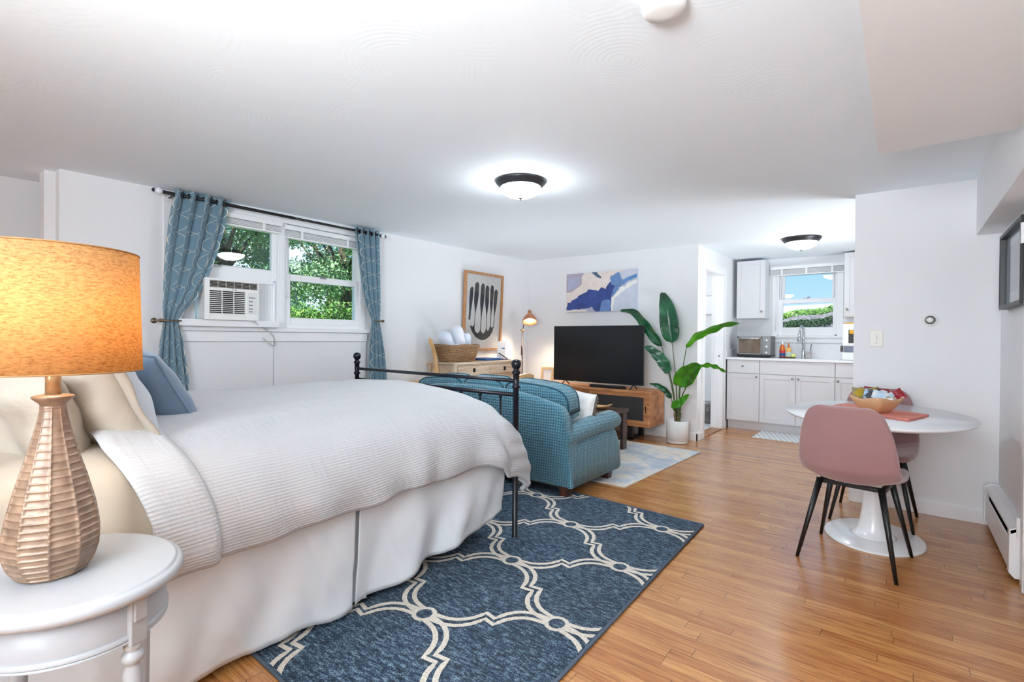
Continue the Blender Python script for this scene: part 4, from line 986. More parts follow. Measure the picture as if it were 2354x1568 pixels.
# pillows
from mathutils import Euler
def pillow(name, c_, size, rot, m_, lab, cat='pillow', flange=0, flange_m=None, pw=.55, nz=.01, group=None, back_m=None):
    M = Euler([math.radians(a) for a in rot], 'XYZ').to_matrix(); w_, h_, t_ = size; c_ = Vector(c_)
    t = thing(name, lab, cat, c_-Vector((0, 0, h_/2*.8)), group=group)
    def F(sg):
        def f_(u, v):
            a, d = 2*u-1, 2*v-1
            pinch = 1-.07*(1-abs(a)**2)*abs(d)**3; pinch2 = 1-.07*(1-abs(d)**2)*abs(a)**3
            th = ((1-abs(a)**2.6)*(1-abs(d)**2.6))**pw if abs(a) < 1 and abs(d) < 1 else 0
            wr = nz*noise.noise(Vector((a*2.2+c_.x*9, d*2.2, sg*3)))*th
            return c_+M@Vector((a*w_/2*pinch2, d*h_/2*pinch, sg*(t_/2*th+wr)+(.0005*sg)))
        return f_
    b = MB(); b.sm = True; b.mi = 1 if back_m else 0; b.grid(F(1), 36, 36); b.mi = 0; b.grid(F(-1), 36, 36); bmesh.ops.remove_doubles(b.bm, verts=b.bm.verts, dist=.0012); b.build('cushion', [m_, back_m] if back_m else m_, t)
    if flange:
        b = MB(); b.sm = True
        pts = []
        for k in range(4):
            for i in range(20):
                s = 2*i/20-1; a, d = [(s, -1), (1, s), (-s, 1), (-1, -s)][k]; pts.append((a, d))
        ins, outs = [], []
        for idx, (a, d) in enumerate(pts):
            pin = 1-.07*(1-abs(a)**2)*abs(d)**3; pin2 = 1-.07*(1-abs(d)**2)*abs(a)**3
            ins.append(c_+M@Vector((a*w_/2*pin2*.97, d*h_/2*pin*.97, 0)))
            outs.append(c_+M@Vector((a*(w_/2*pin2+flange), d*(h_/2*pin+flange), .006*math.sin(idx*.9))))
        b.rings([ins, outs], caps=False); b.build('flange', flange_m or m_, t, solid=.006)
    else:
        b = MB(); pts = []
        for k in range(4):
            for i in range(14):
                s = 2*i/14-1; a, d = [(s, -1), (1, s), (-s, 1), (-1, -s)][k]; pin = 1-.07*(1-abs(a)**2)*abs(d)**3; pin2 = 1-.07*(1-abs(d)**2)*abs(a)**3
                pts.append(c_+M@Vector((a*w_/2*pin2, d*h_/2*pin, 0)))
        b.tube(pts+[pts[0]], .0045, 6); b.build('piping', m_, t)
    return t
pillow('throw_pillow', (-2.33, .60, .955), (.43, .43, .18), (128, 8, 24), bluepil_m, 'slate blue square throw pillow leaning on the bed pillows', 'pillow', nz=.02)
pillow('pillow_sham', (-2.15, .39, .985), (.60, .44, .22), (118, 6, 15), sham_m, 'white patterned pillow sham with cream flange beside the blue pillow', 'pillow', flange=.05, flange_m=cream_m, nz=.02, back_m=cream_m)
pillow('bed_pillow', (-2.15, .27, .89), (.56, .40, .18), (100, 10, 10), cream_m, 'cream bed pillow behind the table lamp neck', 'pillow', nz=.03)
pillow('bed_pillow', (-2.45, .21, .88), (.66, .46, .17), (84, 4, -3), plain('white pillowcase', (176, 171, 167), .9, var=.02, bump=(14, .4, .01), sheen=.2), 'large white bed pillow standing at the picture\'s left edge behind the lamp', 'pillow', nz=.03)

# ================================================================== NIGHTSTAND AND LAMP
ns_m = plain('white satin table paint', (164, 164, 166), .38, var=.01, coat=.1)
NC = Vector((-1.444, .2475)); NR = math.radians(11.2); NA, NB = .232, .2005
RN = Matrix.Rotation(NR, 3, 'Z')
t = thing('nightstand', 'white oval bedside table with turned legs under the lamp', 'nightstand', (NC.x, NC.y, 0))
def oval(b, prof, n=72):
    b.sm = True
    b.rings([[Vector((NC.x, NC.y, z))+RN@Vector(((NA+d)*math.cos(2*PI*i/n), (NB+d)*math.sin(2*PI*i/n), 0)) for i in range(n)] for d, z in prof])
b = MB(); oval(b, [(-.05, .618), (-.01, .618), (-.002, .624), (0, .632), (-.003, .641), (-.010, .6455), (-.0135, .6455), (-.0145, .6495), (-.02, .650), (-.21, .650)][:-1]); b.build('tabletop', ns_m, t)
b = MB()
def apr(z0, z1, d): 
    n = 72; R4 = []
    for dd, z in ((d, z0), (d, z1), (d-.014, z1), (d-.014, z0), (d, z0)): R4.append([Vector((NC.x, NC.y, z))+RN@Vector(((NA+dd)*math.cos(2*PI*i/n), (NB+dd)*math.sin(2*PI*i/n), 0)) for i in range(n)])
    b.sm = True; b.rings(R4, caps=False)
apr(.545, .62, -.034); apr(.535, .545, -.030); apr(.528, .533, -.031)
b.build('apron', ns_m, t)
for ang in (12, 100, 190, 282):
    a = math.radians(ang); p = Vector((NC.x, NC.y, 0))+RN@Vector(((NA-.042)*math.cos(a), (NB-.042)*math.sin(a), 0))
    b = MB(); M = RN@Matrix.Rotation(math.atan2(math.sin(a)/NB, math.cos(a)/NA), 3, 'Z')
    b.obox(p+Vector((0, 0, .57)), (.036, .036, .1), M); b.obox(p+M@Vector((.02, 0, .595)), (.006, .028, .05), M)
    b.lathe(p, [(.010, 0), (.012, .02), (.0165, .35), (.0175, .46), (.0135, .475), (.019, .482), (.0215, .49), (.019, .498), (.013, .504), (.017, .51), (.017, .52)], 24)
    b.build('leg', ns_m, t, bevel=.0025)
b = MB(); oval(b, [(-.06, .18), (-.05, .182), (-.05, .196), (-.06, .198)]); b.build('shelf', ns_m, t)

LX, LY, LZ = -1.444, .2165, .65
def lampclay():
    k = NT('bronzed ceramic'); k.color(k.ramp(k.noise(30, 4), [(.35, lin(120, 96, 78)), (.65, lin(152, 124, 102))])); k.rough(.45); k.b.inputs['Metallic'].default_value = .2
    k.b.inputs['Coat Weight'].default_value = .3; k.b.inputs['Coat Roughness'].default_value = .25; return k.m
t = thing('table_lamp', 'lit table lamp with ribbed bronze ceramic base and tan linen drum shade', 'lamp', (LX, LY, LZ))
RP = [(0, .050), (.006, .058), (.03, .072), (.06, .0795), (.09, .0795), (.14, .0725), (.20, .0585), (.26, .0425), (.31, .0305), (.345, .0235), (.365, .021)]
def rprof(h): return interp(RP, h)
b = MB(); b.sm = True; NU, NV, NCOL, NROW = 200, 300, 10, 24
def lampf(u, v):
    h = v*.365; r = (rprof(max(0, h-.008))+rprof(h)+rprof(min(.365, h+.008)))/3 if h > .01 else rprof(h)
    cu = u*NCOL+.35; col_ = math.floor(cu); fu = cu-col_; rr = (v**.9)*NROW+(.5 if col_ % 2 else 0); fv = rr-math.floor(rr)
    e_ = min(1, (abs(2*fu-1)**8+abs(2*fv-1)**3.6))
    e_ = e_ if .02 < v < .985 else 1; r *= 1-.05*(1-e_)**.8
    r *= 1+.02*math.cos(0); a = 2*PI*u
    r *= 1+.022*abs(2*fu-1)**6
    return Vector((LX+r*math.cos(a), LY+r*math.sin(a), LZ+h))
b.grid(lampf, NU, NV); bmesh.ops.remove_doubles(b.bm, verts=b.bm.verts, dist=.00005)
b.lathe((LX, LY, LZ), [(.001, .0), (.05, .0)], 40, caps=False)
b.build('base', lampclay(), t)
b = MB(); b.lathe((LX, LY, LZ+.365), [(.021, -.004), (.0225, .004), (.033, .014), (.036, .018), (.035, .021), (.02, .024), (.001, .024)], 40); b.build('collar', lampclay(), t)
b = MB(); b.lathe((LX, LY, LZ+.388), [(.0135, 0), (.0135, .065), (.008, .068), (.008, .10)], 24); b.build('socket', plain('socket brass', (190, 160, 122), .3, .6), t)
b = MB(); b.cyl((LX, LY, 1.136), (LX, LY, 1.17), .012); b.lathe((LX, LY, 1.17), [(.013, 0), (.028, .03), (.031, .05), (.024, .072), (.001, .082)], 20); b.build('bulb', bulb_m, t)
b = MB(); b.sm = True; b.rings([[Vector((LX+r*math.cos(2*PI*i/96), LY+r*math.sin(2*PI*i/96), z)) for i in range(96)] for r, z in ((.1555, 1.088), (.1475, 1.352))], caps=False)
sh_ = b.build('lamp_shade', shade_m, t, solid=.0015)
trimsh = plain('shade trim', (150, 106, 62), .8, var=.1)
for r, z in ((.1562, 1.089), (.1482, 1.351)):
    b = MB(); b.tube([(LX+r*math.cos(2*PI*i/64+2.4), LY+r*math.sin(2*PI*i/64+2.4), z) for i in range(65)], .0018, 6); b.build('trim_band', trimsh, sh_)
b = MB(); b.cyl((LX-.146, LY, 1.33), (LX+.146, LY, 1.33), .002, n=6); b.cyl((LX, LY-.146, 1.33), (LX, LY+.146, 1.33), .002, n=6); b.cyl((LX, LY, 1.24), (LX, LY, 1.335), .003, n=6); b.build('harp', brass_m, t)
light('table_lamp_light', 'POINT', (LX, LY, 1.215), 1.8, (1, .87, .66), .05)

# ================================================================== SOFA
SX0, SX1 = -3.66, -1.862
sofa = thing('sofa', 'teal woven three-cushion sofa with rolled arms and dark wooden feet', 'sofa', ((SX0+SX1)/2, 3.45, 0))
SC = (SX0+SX1)/2
def arch(x): a = abs(x-SC)/((SX1-SX0)/2); return interp([(0, .80), (.35, .795), (.6, .765), (.8, .73), (.92, .695), (1.0, .615)], a)
b = MB(); b.sm = True; N = 60; R_ = []
for i in range(N+1):
    x = lerp(SX0+.005, SX1-.005, i/N); zt = interp([(0, .785), (.45, .77), (.7, .737), (.925, .692), (.97, .665), (1.0, .61)], abs(x-SC)/((SX1-SX0)/2)); k = (zt-.07)/.6
    e_ = 0 if 0 < i < N else .006
    yb = lambda z: 3.055-.105*min(1, z/.62)
    prof = [(3.05, .075), (yb(.2), .2), (yb(.4), .4), (yb(zt-.03)-.002, zt-.04), (yb(zt)+.012, zt-.008), (yb(zt)+.045, zt), (yb(zt)+.085, zt-.012), (yb(zt)+.11, zt-.05), (3.14, .4), (3.16, .075)]
    c_ = Vector((0, 3.09, .4)); R_.append([Vector((x, p[0], p[1])) for p in prof])
b.rings(R_); b.build('back_frame', sofa_m, sofa, bevel=.012)
for sg in (-1, 1):
    xo = SX1 if sg > 0 else SX0
    def arm_prof(y):
        zt = interp([(3.02, .528), (3.3, .545), (3.6, .562), (3.8, .565), (3.86, .555)], y); rr = .078; cx = xo-sg*.072
        cz = zt-rr; pts = [(xo-sg*.205, .09), (xo-sg*.205, .36), (xo-sg*.19, cz-.01)]
        for i in range(13):
            a = math.radians(168-i*(168+62)/12); pts.append((cx+sg*rr*1.12*math.cos(a), cz+rr*math.sin(a)))
        pts += [(xo-sg*.028, cz-rr*.98), (xo-sg*.008, cz-rr*1.35), (xo, .25), (xo, .08)]
        return pts
    b = MB(); b.sm = True; YY = [3.0, 3.01, 3.1, 3.25, 3.4, 3.55, 3.7, 3.79, 3.835, 3.855]; Rr = []
    for j, y in enumerate(YY):
        pr = arm_prof(y); ins = interp([(3.0, 0), (3.8, 0), (3.835, .008), (3.855, .028)], y); cxm = sum(p[0] for p in pr)/len(pr); czm = sum(p[1] for p in pr)/len(pr)
        row = []
        for (x, z) in pr:
            d = Vector((x-cxm, z-czm)); d = d*(1-ins/max(.02, d.length)) if ins else d
            # lower front stands a little proud, the waist under the roll is cut back
            yy = y
            if y > 3.7: yy = y-interp([(.08, 0), (.22, 0), (.33, .055), (.40, .05), (.46, 0)], z)*((y-3.7)/.155)
            yy = max(yy, 3.064-.105*min(1, z/.62))
            row.append(Vector((cxm+d.x, yy, czm+d.y)))
        Rr.append(row)
    b.rings(Rr); b.build('arm', sofa_m, sofa)
b = MB(); b.box(SX0+.15, SX1-.15, 3.12, 3.83, .085, .31); b.build('seat_base', sofa_m, sofa, bevel=.015)
for i in range(3):
    x0 = lerp(SX0+.205, SX1-.205, i/3); x1 = lerp(SX0+.205, SX1-.205, (i+1)/3); cx = (x0+x1)/2; wd = x1-x0
    b = MB(); b.pill((cx, 3.53, .375), (wd-.004, .64, .15), 7, 12); b.build('seat_cushion', sofa_m, sofa)
    ex = .15 if i == 2 else 0; ex0 = .15 if i == 0 else 0
    tilt = Matrix.Rotation(math.radians(12), 3, 'X'); th = .42
    lean = Matrix.Rotation(math.radians(8), 3, 'X')
    def fn(v, q, cx=cx, i=i):
        x = cx+(.075 if i == 2 else -.075 if i == 0 else 0)+v.x; a = abs(x-SC)/((SX1-SX0)/2)
        if abs(x-SC) > (SX1-SX0)/2-.215 and v.z < -.07: v = Vector((v.x, v.y, -.07+.02*(v.z+.2)))
        return Vector((v.x, v.y*(1+.0*q.z), v.z-(interp([(0, 0), (.35, .0), (.6, .012), (.8, .03), (1, .065)], a) if v.z > 0 else 0)))
    b = MB(); b.pill((cx+ex/2-ex0/2, 3.185, .64), (wd+ex+ex0-.008, .21, .40), 5.5, 16, lean, fn)
    cu = b.build('back_cushion', sofa_m, sofa)
    b = MB(); pts = []
    for s in (-1, 1):
        pts = []
        for k in range(41):
            a = PI*k/40; n_ = 5.5; cxx, szz = math.cos(a), math.sin(a); qd = (abs(cxx)**n_+abs(szz)**n_)**(-1/n_)
            v = Vector(((wd+ex+ex0-.02)/2*cxx*qd, s*.075, .196*szz*qd)); v = fn(v, Vector((0, 0, 0))); pts.append(Vector((cx+ex/2-ex0/2, 3.185, .64))+lean@v)
        b.tube(pts, .006, 6)
    b.build('piping', plain('teal piping', (34, 78, 94), .8, var=.05), cu)
for x, y in ((SX1-.07, 3.09), (SX1-.07, 3.72), (SX0+.07, 3.09), (SX0+.07, 3.72)):
    zf = .009 if y < 3.2 else .008
    b = MB(); b.rings([[Vector((x+sx_*h_, y+sy_*h_, z)) for sx_, sy_ in ((-1, -1), (1, -1), (1, 1), (-1, 1))] for h_, z in ((.032, zf), (.042, .09))]); b.build('leg', mahog_m, sofa, bevel=.003)
t = pillow('cushion_with_fringe', (-2.10, 3.56, .585), (.36, .29, .14), (80, 3, -22), whitepil_m, 'white fringed cushion leaning by the right arm of the sofa', 'cushion', nz=.01)
M = Euler([math.radians(a) for a in (80, 3, -22)], 'XYZ').to_matrix(); b = MB()
for i in range(46):
    p = Vector((-2.10, 3.56, .585))+M@Vector((.175, lerp(-.135, .135, i/45), 0)); b.tube([p, p+M@Vector((.02, .004*math.sin(i), .006*math.sin(i*2.3))), p+M@Vector((.034, .006*math.sin(i*1.7), .01*math.sin(i*1.3)))], .0032, 4)
b.build('fringe', fringe_m, t)

# ================================================================== COFFEE TABLE
t = thing('coffee_table', 'dark brown wooden coffee table between the sofa and television stand', 'coffee table', (-2.8, 4.6, 0))
b = MB(); b.box(-3.35, -2.262, 4.33, 4.86, .40, .432); b.build('tabletop', espresso_m, t, bevel=.006)
for x in (-3.32, -2.295):
    for y in (4.375, 4.80):
        b = MB(); b.box(x-.018, x+.018, y-.045, y+.045, .008, .40); b.build('leg', espresso_m, t, bevel=.003)
b = MB(); b.box(-3.30, -2.315, 4.36, 4.83, .11, .13); b.build('shelf', espresso_m, t, bevel=.003)
b = MB(); b.box(-3.30, -2.315, 4.39, 4.41, .34, .40); b.box(-3.30, -2.315, 4.77, 4.79, .34, .40); b.build('rail', black_m, t)
b = MB(); b.sm = True
def tray(u, v):
    a = (u-.5)*2; d = (v-.5)*2; wd = .07*(1-abs(a)**2.2)**.6 if abs(a) < 1 else 0
    return Vector((-2.50+a*.16+d*0, 4.60+d*wd+a*.03, .436+.06*abs(a)**3+.03*d*d*(wd/.07)))
b.grid(tray, 24, 12); single('wooden_tray', b, honey_m, 'pointed light wooden tray on the coffee table behind the sofa cushion', 'tray', solid=.006)

# ================================================================== TELEVISION STAND
sx0, sx1, sy0, sy1, sz0, sz1 = -3.80, -2.213, 5.282, 5.715, .168, .575
t = thing('television_stand', 'brown wooden television stand with black mesh sliding doors', 'tv stand', (-3.0, 5.5, 0))
b = MB(); b.box(sx0, sx1, sy0, sy1, sz1-.028, sz1); b.box(sx0, sx1, sy0, sy1, sz0, sz0+.025); b.box(sx0, sx0+.024, sy0, sy1, sz0+.0251, sz1-.0281); b.box(sx1-.024, sx1, sy0, sy1, sz0+.0251, sz1-.0281); b.box(sx0+.0241, sx1-.0241, sy1-.015, sy1, sz0+.0251, sz1-.0281); b.box(-3.02, -3.0, sy0+.05, sy1-.0151, sz0+.0251, sz1-.0281); b.build('body', tvwood_m, t, bevel=.003)
mesh_m = NT('black woven mesh'); o = mesh_m.sep()
hh = mesh_m.math('MULTIPLY', mesh_m.math('SINE', mesh_m.math('MULTIPLY', o[0], 2*PI/.011)), mesh_m.math('SINE', mesh_m.math('MULTIPLY', o[2], 2*PI/.011)))
mesh_m.color(mesh_m.ramp(mesh_m.math('MULTIPLY_ADD', hh, .5, .5), [(.3, lin(14, 14, 18)), (.9, lin(58, 56, 58))])); mesh_m.rough(.5); mesh_m.bump(hh, .5, .003); mesh_m = mesh_m.m
for i, (x0, x1, dy) in enumerate(((sx0+.026, -2.965, .028), (-2.995, sx1-.026, .010))):
    z0, z1 = sz0+.027, sz1-.03; y = sy0+dy; b = MB(); r = .042
    b.box(x0, x0+r, y, y+.016, z0, z1); b.box(x1-r-.008, x1, y, y+.016, z0, z1); b.box(x0+r, x1-r, y, y+.016, z0, z0+r); b.box(x0+r, x1-r, y, y+.016, z1-r, z1)
    d = b.build('sliding_door', tvwood_m, t, bevel=.002)
    b = MB(); b.box(x0+r, x1-r-.008, y+.006, y+.01, z0+r, z1-r); b.build('mesh_panel', mesh_m, d)
    hx = x1-.026 if i else x0+.026
    b = MB(); b.box(hx-.006, hx+.006, y-.0015, y+.002, .33, .41); b.build('finger_pull', black_m, d)
for x in (-3.5, -2.47):
    b = MB(); b.box(x-.03, x+.03, 5.33, 5.37, .0, sz0); b.box(x-.03, x+.03, 5.63, 5.67, .0, sz0); b.box(x-.03, x+.03, 5.33, 5.67, .0, .022); b.build('leg_frame', black_m, t, bevel=.003)

t = thing('television', 'large black flat screen television on the wooden stand', 'television', (-2.95, 5.4, sz1))
vx0, vx1, vz0, vz1, vy = -3.573, -2.331, .628, 1.33, 5.385
b = MB(); b.box(vx0, vx1, vy, vy+.02, vz0, vz1); b.box(vx0+.2, vx1-.2, vy+.02, vy+.06, vz0+.03, vz0+.42); b.build('body', black_m, t, bevel=.004)
b = MB(); b.box(vx0+.006, vx1-.006, vy-.0015, vy, vz0+.016, vz1-.006); b.build('screen', glossblack_m, t)
b = MB(); b.box(vx0+.31, vx0+.36, vy-.002, vy, vz0+.003, vz0+.009); b.build('logo', steel_m, t)
for x in (-3.40, -2.46):
    b = MB(); b.cyl((x, vy-.08, sz1+.005), (x, vy+.005, vz0+.008), .0065); b.cyl((x, vy+.11, sz1+.005), (x, vy+.015, vz0+.008), .0065); b.build('foot', black_m, t)
b = MB(); b.box(-3.02, -2.56, 5.345, 5.42, sz1, sz1+.032); single('soundbar', b, plain('black fabric grille', (20, 20, 22), .8), 'low black soundbar below the television screen', 'soundbar', bevel=.006)
t = thing('tabletop_picture', 'pale carved wooden picture frame left of the television', 'photo frame', (-3.70, 5.42, sz1))
fx0, fx1 = -3.80, -3.60; Mt = Matrix.Rotation(math.radians(-8), 3, 'X')
def tb(x0, x1, y0, y1, z0, z1, b): b.obox(Vector((0, 5.40, sz1))+Mt@Vector(((x0+x1)/2, (y0+y1)/2, (z0+z1)/2)), (x1-x0, y1-y0, z1-z0), Mt)
b = MB(); tb(-3.80, -3.765, 0, .016, .0, .215, b); tb(-3.635, -3.60, 0, .016, 0, .215, b); tb(-3.765, -3.635, 0, .016, 0, .035, b); tb(-3.765, -3.635, 0, .016, .18, .215, b); b.build('frame', paleframe_m, t, bevel=.003)
b = MB(); tb(-3.766, -3.634, .006, .009, .034, .181, b); b.build('photo', paper_m, t)
b = MB(); b.obox((-3.70, 5.478, sz1+.078), (.04, .006, .16), Matrix.Rotation(.30, 3, 'X')); b.build('easel_back', paleframe_m, t)

# wall canvas above the television: abstract strokes as flat shapes on the canvas
t = thing('canvas_painting', 'abstract blue and cream canvas above the television', 'painting', (-3.09, YT, 1.525))
px0, px1, pz0, pz1 = -3.603, -2.577, 1.527, 2.044
b = MB(); b.box(px0, px1, YT-.03, YT-.001, pz0, pz1); b.build('canvas', plain('canvas lavender grey', (196, 200, 216), .8, var=.05, vscale=6), t)
def cv(zx, zy):   # coordinates of the canvas drawing, 0..1 across and up
    return px0+(px1-px0)*zx, pz0+(pz1-pz0)*zy
def poly(pts, col, lvl, name, var=.06):
    y = YT-.0302-.0016*lvl; P2 = []
    for (ax_, az_), (bx_, bz_) in zip(pts, pts[1:]+pts[:1]):
        for k in range(5):
            u = lerp(ax_, bx_, k/5); v = lerp(az_, bz_, k/5); d_ = 1 if 0 < k and .01 < u < .99 and .01 < v < .99 else 0
            u += d_*.014*noise.noise(Vector((u*13, v*9, lvl))); v += d_*.024*noise.noise(Vector((u*11, v*12, lvl+5)))
            P2.append((min(1, max(0, u)), min(1, max(0, v))))
    b = flatpoly([(cv(*p)[0], y, cv(*p)[1]) for p in P2])
    b.build(name, plain('paint %d %d %d' % col, col, .7, var=var, vscale=14), t)
poly([(0, 1), (.26, 1), (.24, .9), (.23, .72), (.2, .66), (.1, .55), (0, .5)], (176, 164, 182), 1, 'paint_patch')
poly([(.02, .9), (.2, .9), (.2, .72), (.1, .6), (.03, .58)], (172, 176, 198), 2, 'paint_patch')
poly([(0, .5), (.1, .55), (.2, .66), (.24, .72), (.23, .9), (.27, 1), (.9, 1), (.8, .98), (.68, .84), (.64, .84), (.65, .64), (.72, .5), (.58, .35), (.05, .2), (.02, .1), (0, .1)], (226, 214, 208), 1.5, 'paint_patch')
poly([(0, .05), (.02, .25), (.07, .26), (.08, .3), (.18, .38), (.18, .41), (.32, .52), (.32, .56), (.46, .53), (.48, .52), (.52, .62), (.58, .55), (.61, .66), (.64, .72), (.66, .66), (.70, .70), (.78, .66), (.8, .62), (.76, .55), (.71, .42), (.66, .32), (.66, 0), (.44, 0), (.38, .1), (.2, .06)], (52, 72, 136), 3, 'paint_patch', .25)
poly([(.66, .32), (.71, .42), (.76, .55), (.8, .64), (.82, .62), (.88, .74), (1, .82), (1, .88), (.88, .82), (.8, .76), (.78, .9), (.77, .97), (.64, .86), (.65, .72), (.66, .66), (.71, .62), (.68, .5)], (104, 138, 188), 3.4, 'paint_patch', .15)
poly([(.82, .63), (.88, .72), (1, .8), (1, .86), (.9, .78)], (72, 136, 194), 4, 'paint_patch')
poly([(.66, 0), (.66, .32), (.78, .5), (.76, .56), (.79, .6), (.83, .58), (.88, .68), (1, .74), (1, 0)], (200, 206, 222), 3.6, 'paint_patch', .06)
poly([(.66, .32), (.78, .52), (.76, .57), (.79, .61), (.84, .58), (.9, .69), (1, .72), (1, .66), (.86, .54), (.8, .46), (.7, .28), (.68, 0), (.66, 0)], (236, 234, 230), 4.2, 'paint_patch', .03)
poly([(.38, 1), (.45, 1), (.52, .86), (.5, .83), (.44, .9)], (70, 96, 128), 4, 'paint_patch')
poly([(0, 0), (0, .06), (.27, .065), (.33, 0)], (222, 216, 214), 4, 'paint_patch')
poly([(.33, 0), (.3, .04), (.38, .13), (.44, 0)], (176, 172, 196), 4.4, 'paint_patch')
poly([(.5, 0), (.52, .2), (.56, .28), (.64, .28), (.65, 0)], (98, 130, 184), 4.4, 'paint_patch', .15)

# framed print on the window wall
t = thing('framed_print', 'framed print of dark rounded strokes on the wall above the desk', 'picture', (XW, 4.79, 1.005))
TL = math.radians(2.2)
def fp(y, z, d): # tilted forward at the top
    return Vector((XW+.004+(z-1.0)*math.sin(TL)*1.0+d, y, z))
def fbox(y0, y1, z0, z1, d0, d1, b):
    b.rings([[fp(y0, z0, d0), fp(y1, z0, d0), fp(y1, z1, d0), fp(y0, z1, d0)], [fp(y0, z0, d1), fp(y1, z0, d1), fp(y1, z1, d1), fp(y0, z1, d1)]])
ay0_, ay1_, az0_, az1_ = 4.385, 5.125, 1.005, 2.005
b = MB(); fbox(ay0_, ay0_+.032, az0_, az1_, .0, .032, b); fbox(ay1_-.032, ay1_, az0_, az1_, 0, .032, b); fbox(ay0_+.0321, ay1_-.0321, az0_, az0_+.03, 0, .032, b); fbox(ay0_+.0321, ay1_-.0321, az1_-.03, az1_, 0, .032, b); b.build('frame', frame_m, t, bevel=.002)
b = MB(); fbox(ay0_+.03, ay1_-.03, az0_+.03, az1_-.03, .006, .012, b); b.build('print', plain('print paper', (214, 204, 202), .6, var=.02), t)
b = MB(); fbox(ay0_+.03, ay1_-.03, az0_+.03, az1_-.03, .0225, .0235, b); b.build('glass', glass_m, t)
ink = plain('print ink', (58, 54, 54), .7, var=.12, vscale=10)
def shape(pts, d=.0125):
    b = flatpoly([fp(y, z, d) for y, z in pts]); b.build('ink_stroke', ink, t)
def zc(zx, zy): # from the enlarged photograph (900..1300 by 580..920 at 4.6125) onto the print
    p = PX(900+zx/4.6125, 580+zy/4.6125, XW+.02); return p.y, p.z
def stroke(x, top, wx, bot, bx, bw, lean=0):
    L = []; n = 22
    for i in range(n+1):
        s = i/n; zy = lerp(top, bot, s)
        wd = wx*min(1, math.sqrt(max(0, 1-(1-min(1, s/.10))**2)))*(1-sstep(.32, .75, s))+bw*sstep(.3, .75, s)*(1 if s < .999 else 1)
        L.append((lerp(x, bx, s), zy, max(.6, wd)))
    return [zc(c_+w_, zy) for c_, zy, w_ in L]+[zc(c_-w_, zy) for c_, zy, w_ in reversed(L)]
shape(stroke(838, 362, 18, 715, 818, 10)); shape(stroke(893, 312, 23, 800, 872, 3)); shape(stroke(954, 326, 21, 850, 938, 4)); shape(stroke(1000, 350, 20, 830, 1000, 3)); shape(stroke(1052, 346, 18, 800, 1042, 4)); shape(stroke(1094, 394, 18, 800, 1076, 3))
U = [(868, 770), (882, 835), (905, 862), (925, 845), (938, 815), (950, 845), (968, 864), (985, 845), (1000, 800), (1010, 830), (1020, 835), (1032, 810), (1040, 770), (1052, 795), (1066, 798), (1082, 770), (1076, 800), (1062, 850), (1035, 895), (1000, 922), (960, 932), (925, 922), (885, 895), (850, 845), (828, 790), (835, 770), (850, 790)]
shape([zc(*p) for p in U], .0127)

# ================================================================== DESK
dx0, dx1, dy0, dy1, dzt = -4.27, -3.84, 3.82, 5.03, .892
t = thing('console_desk', 'weathered light wood desk with two drawers against the window wall', 'desk', (-4.05, 4.42, 0))
b = MB(); b.box(dx0, dx1+.012, dy0-.015, dy1+.015, dzt-.022, dzt); b.build('desktop', deskwood_m, t, bevel=.004)
b = MB(); b.box(dx0, dx1-.02, dy0+.02, dy0+.036, .70, dzt-.022); b.box(dx0, dx1-.02, dy1-.036, dy1-.02, .70, dzt-.022); b.box(dx0, dx0+.016, dy0, dy1, .70, dzt-.022); b.box(dx1-.035, dx1-.015, dy0+.05, dy1-.05, .705, .735); b.box(dx1-.035, dx1-.015, dy0+.05, dy1-.05, .85, dzt-.022); b.box(dx1-.035, dx1-.01, (dy0+dy1)/2-.012, (dy0+dy1)/2+.012, .70, dzt-.022)
b.box(dx1-.03, dx1-.014, dy0+.04, dy1-.04, .675, .705); b.build('apron', deskwood_m, t, bevel=.002)
for y in (dy0+.028, dy1-.028):
    for x in (dx0+.028, dx1-.028):
        b = MB(); b.rings([[Vector((x+sx_*h_, y+sy_*h_, z)) for sx_, sy_ in ((-1, -1), (1, -1), (1, 1), (-1, 1))] for h_, z in ((.018, 0), (.026, .66), (.028, dzt-.022))]); b.build('leg', deskwood_m, t, bevel=.002)
for y0, y1 in ((dy0+.07, 4.408), (4.442, dy1-.07)):
    b = MB(); b.box(dx1-.02, dx1-.006, y0, y1, .738, .848); d = b.build('drawer', deskwood_m, t, bevel=.003)
    b = MB(); b.box(dx1-.006, dx1+.004, (y0+y1)/2-.017, (y0+y1)/2+.017, .772, .818); b.build('handle', black_m, d, bevel=.003)

# wicker basket with rolled towels
bk0 = Vector((-4.03, 4.06, dzt+.001)); hw, hd = .30, .115
wick = wood('wicker', (112, 82, 56), (150, 114, 80), (184, 150, 112), 30, (1, 1, 4), .8, .6)
t = thing('wicker_basket', 'brown wicker basket of towels on the desk', 'basket', bk0)
b = MB(); b.sm = False
rows = 9
for j in range(rows+1):
    s = j/rows; wdt, dpt = lerp(.215, .268, s), lerp(.10, .135, s); z = bk0.z+.012+.170*s; pts = []; n = 72
    for i in range(n+1):
        a = 2*PI*i/n; n_ = 5; q_ = (abs(math.cos(a))**n_+abs(math.sin(a))**n_)**(-1/n_)
        wv = .0045*(1 if (i+j) % 2 else -1)
        pts.append(Vector((bk0.x+(dpt+wv)*q_*math.sin(a), bk0.y+(wdt+wv)*q_*math.cos(a), z+.005*math.sin(5*a))))
    b.tube(pts, .0105 if j < rows else .016, 6)
b.box(bk0.x-.1, bk0.x+.1, bk0.y-.205, bk0.y+.205, bk0.z, bk0.z+.008)
b.build('woven_body', wick, t)
b = MB()
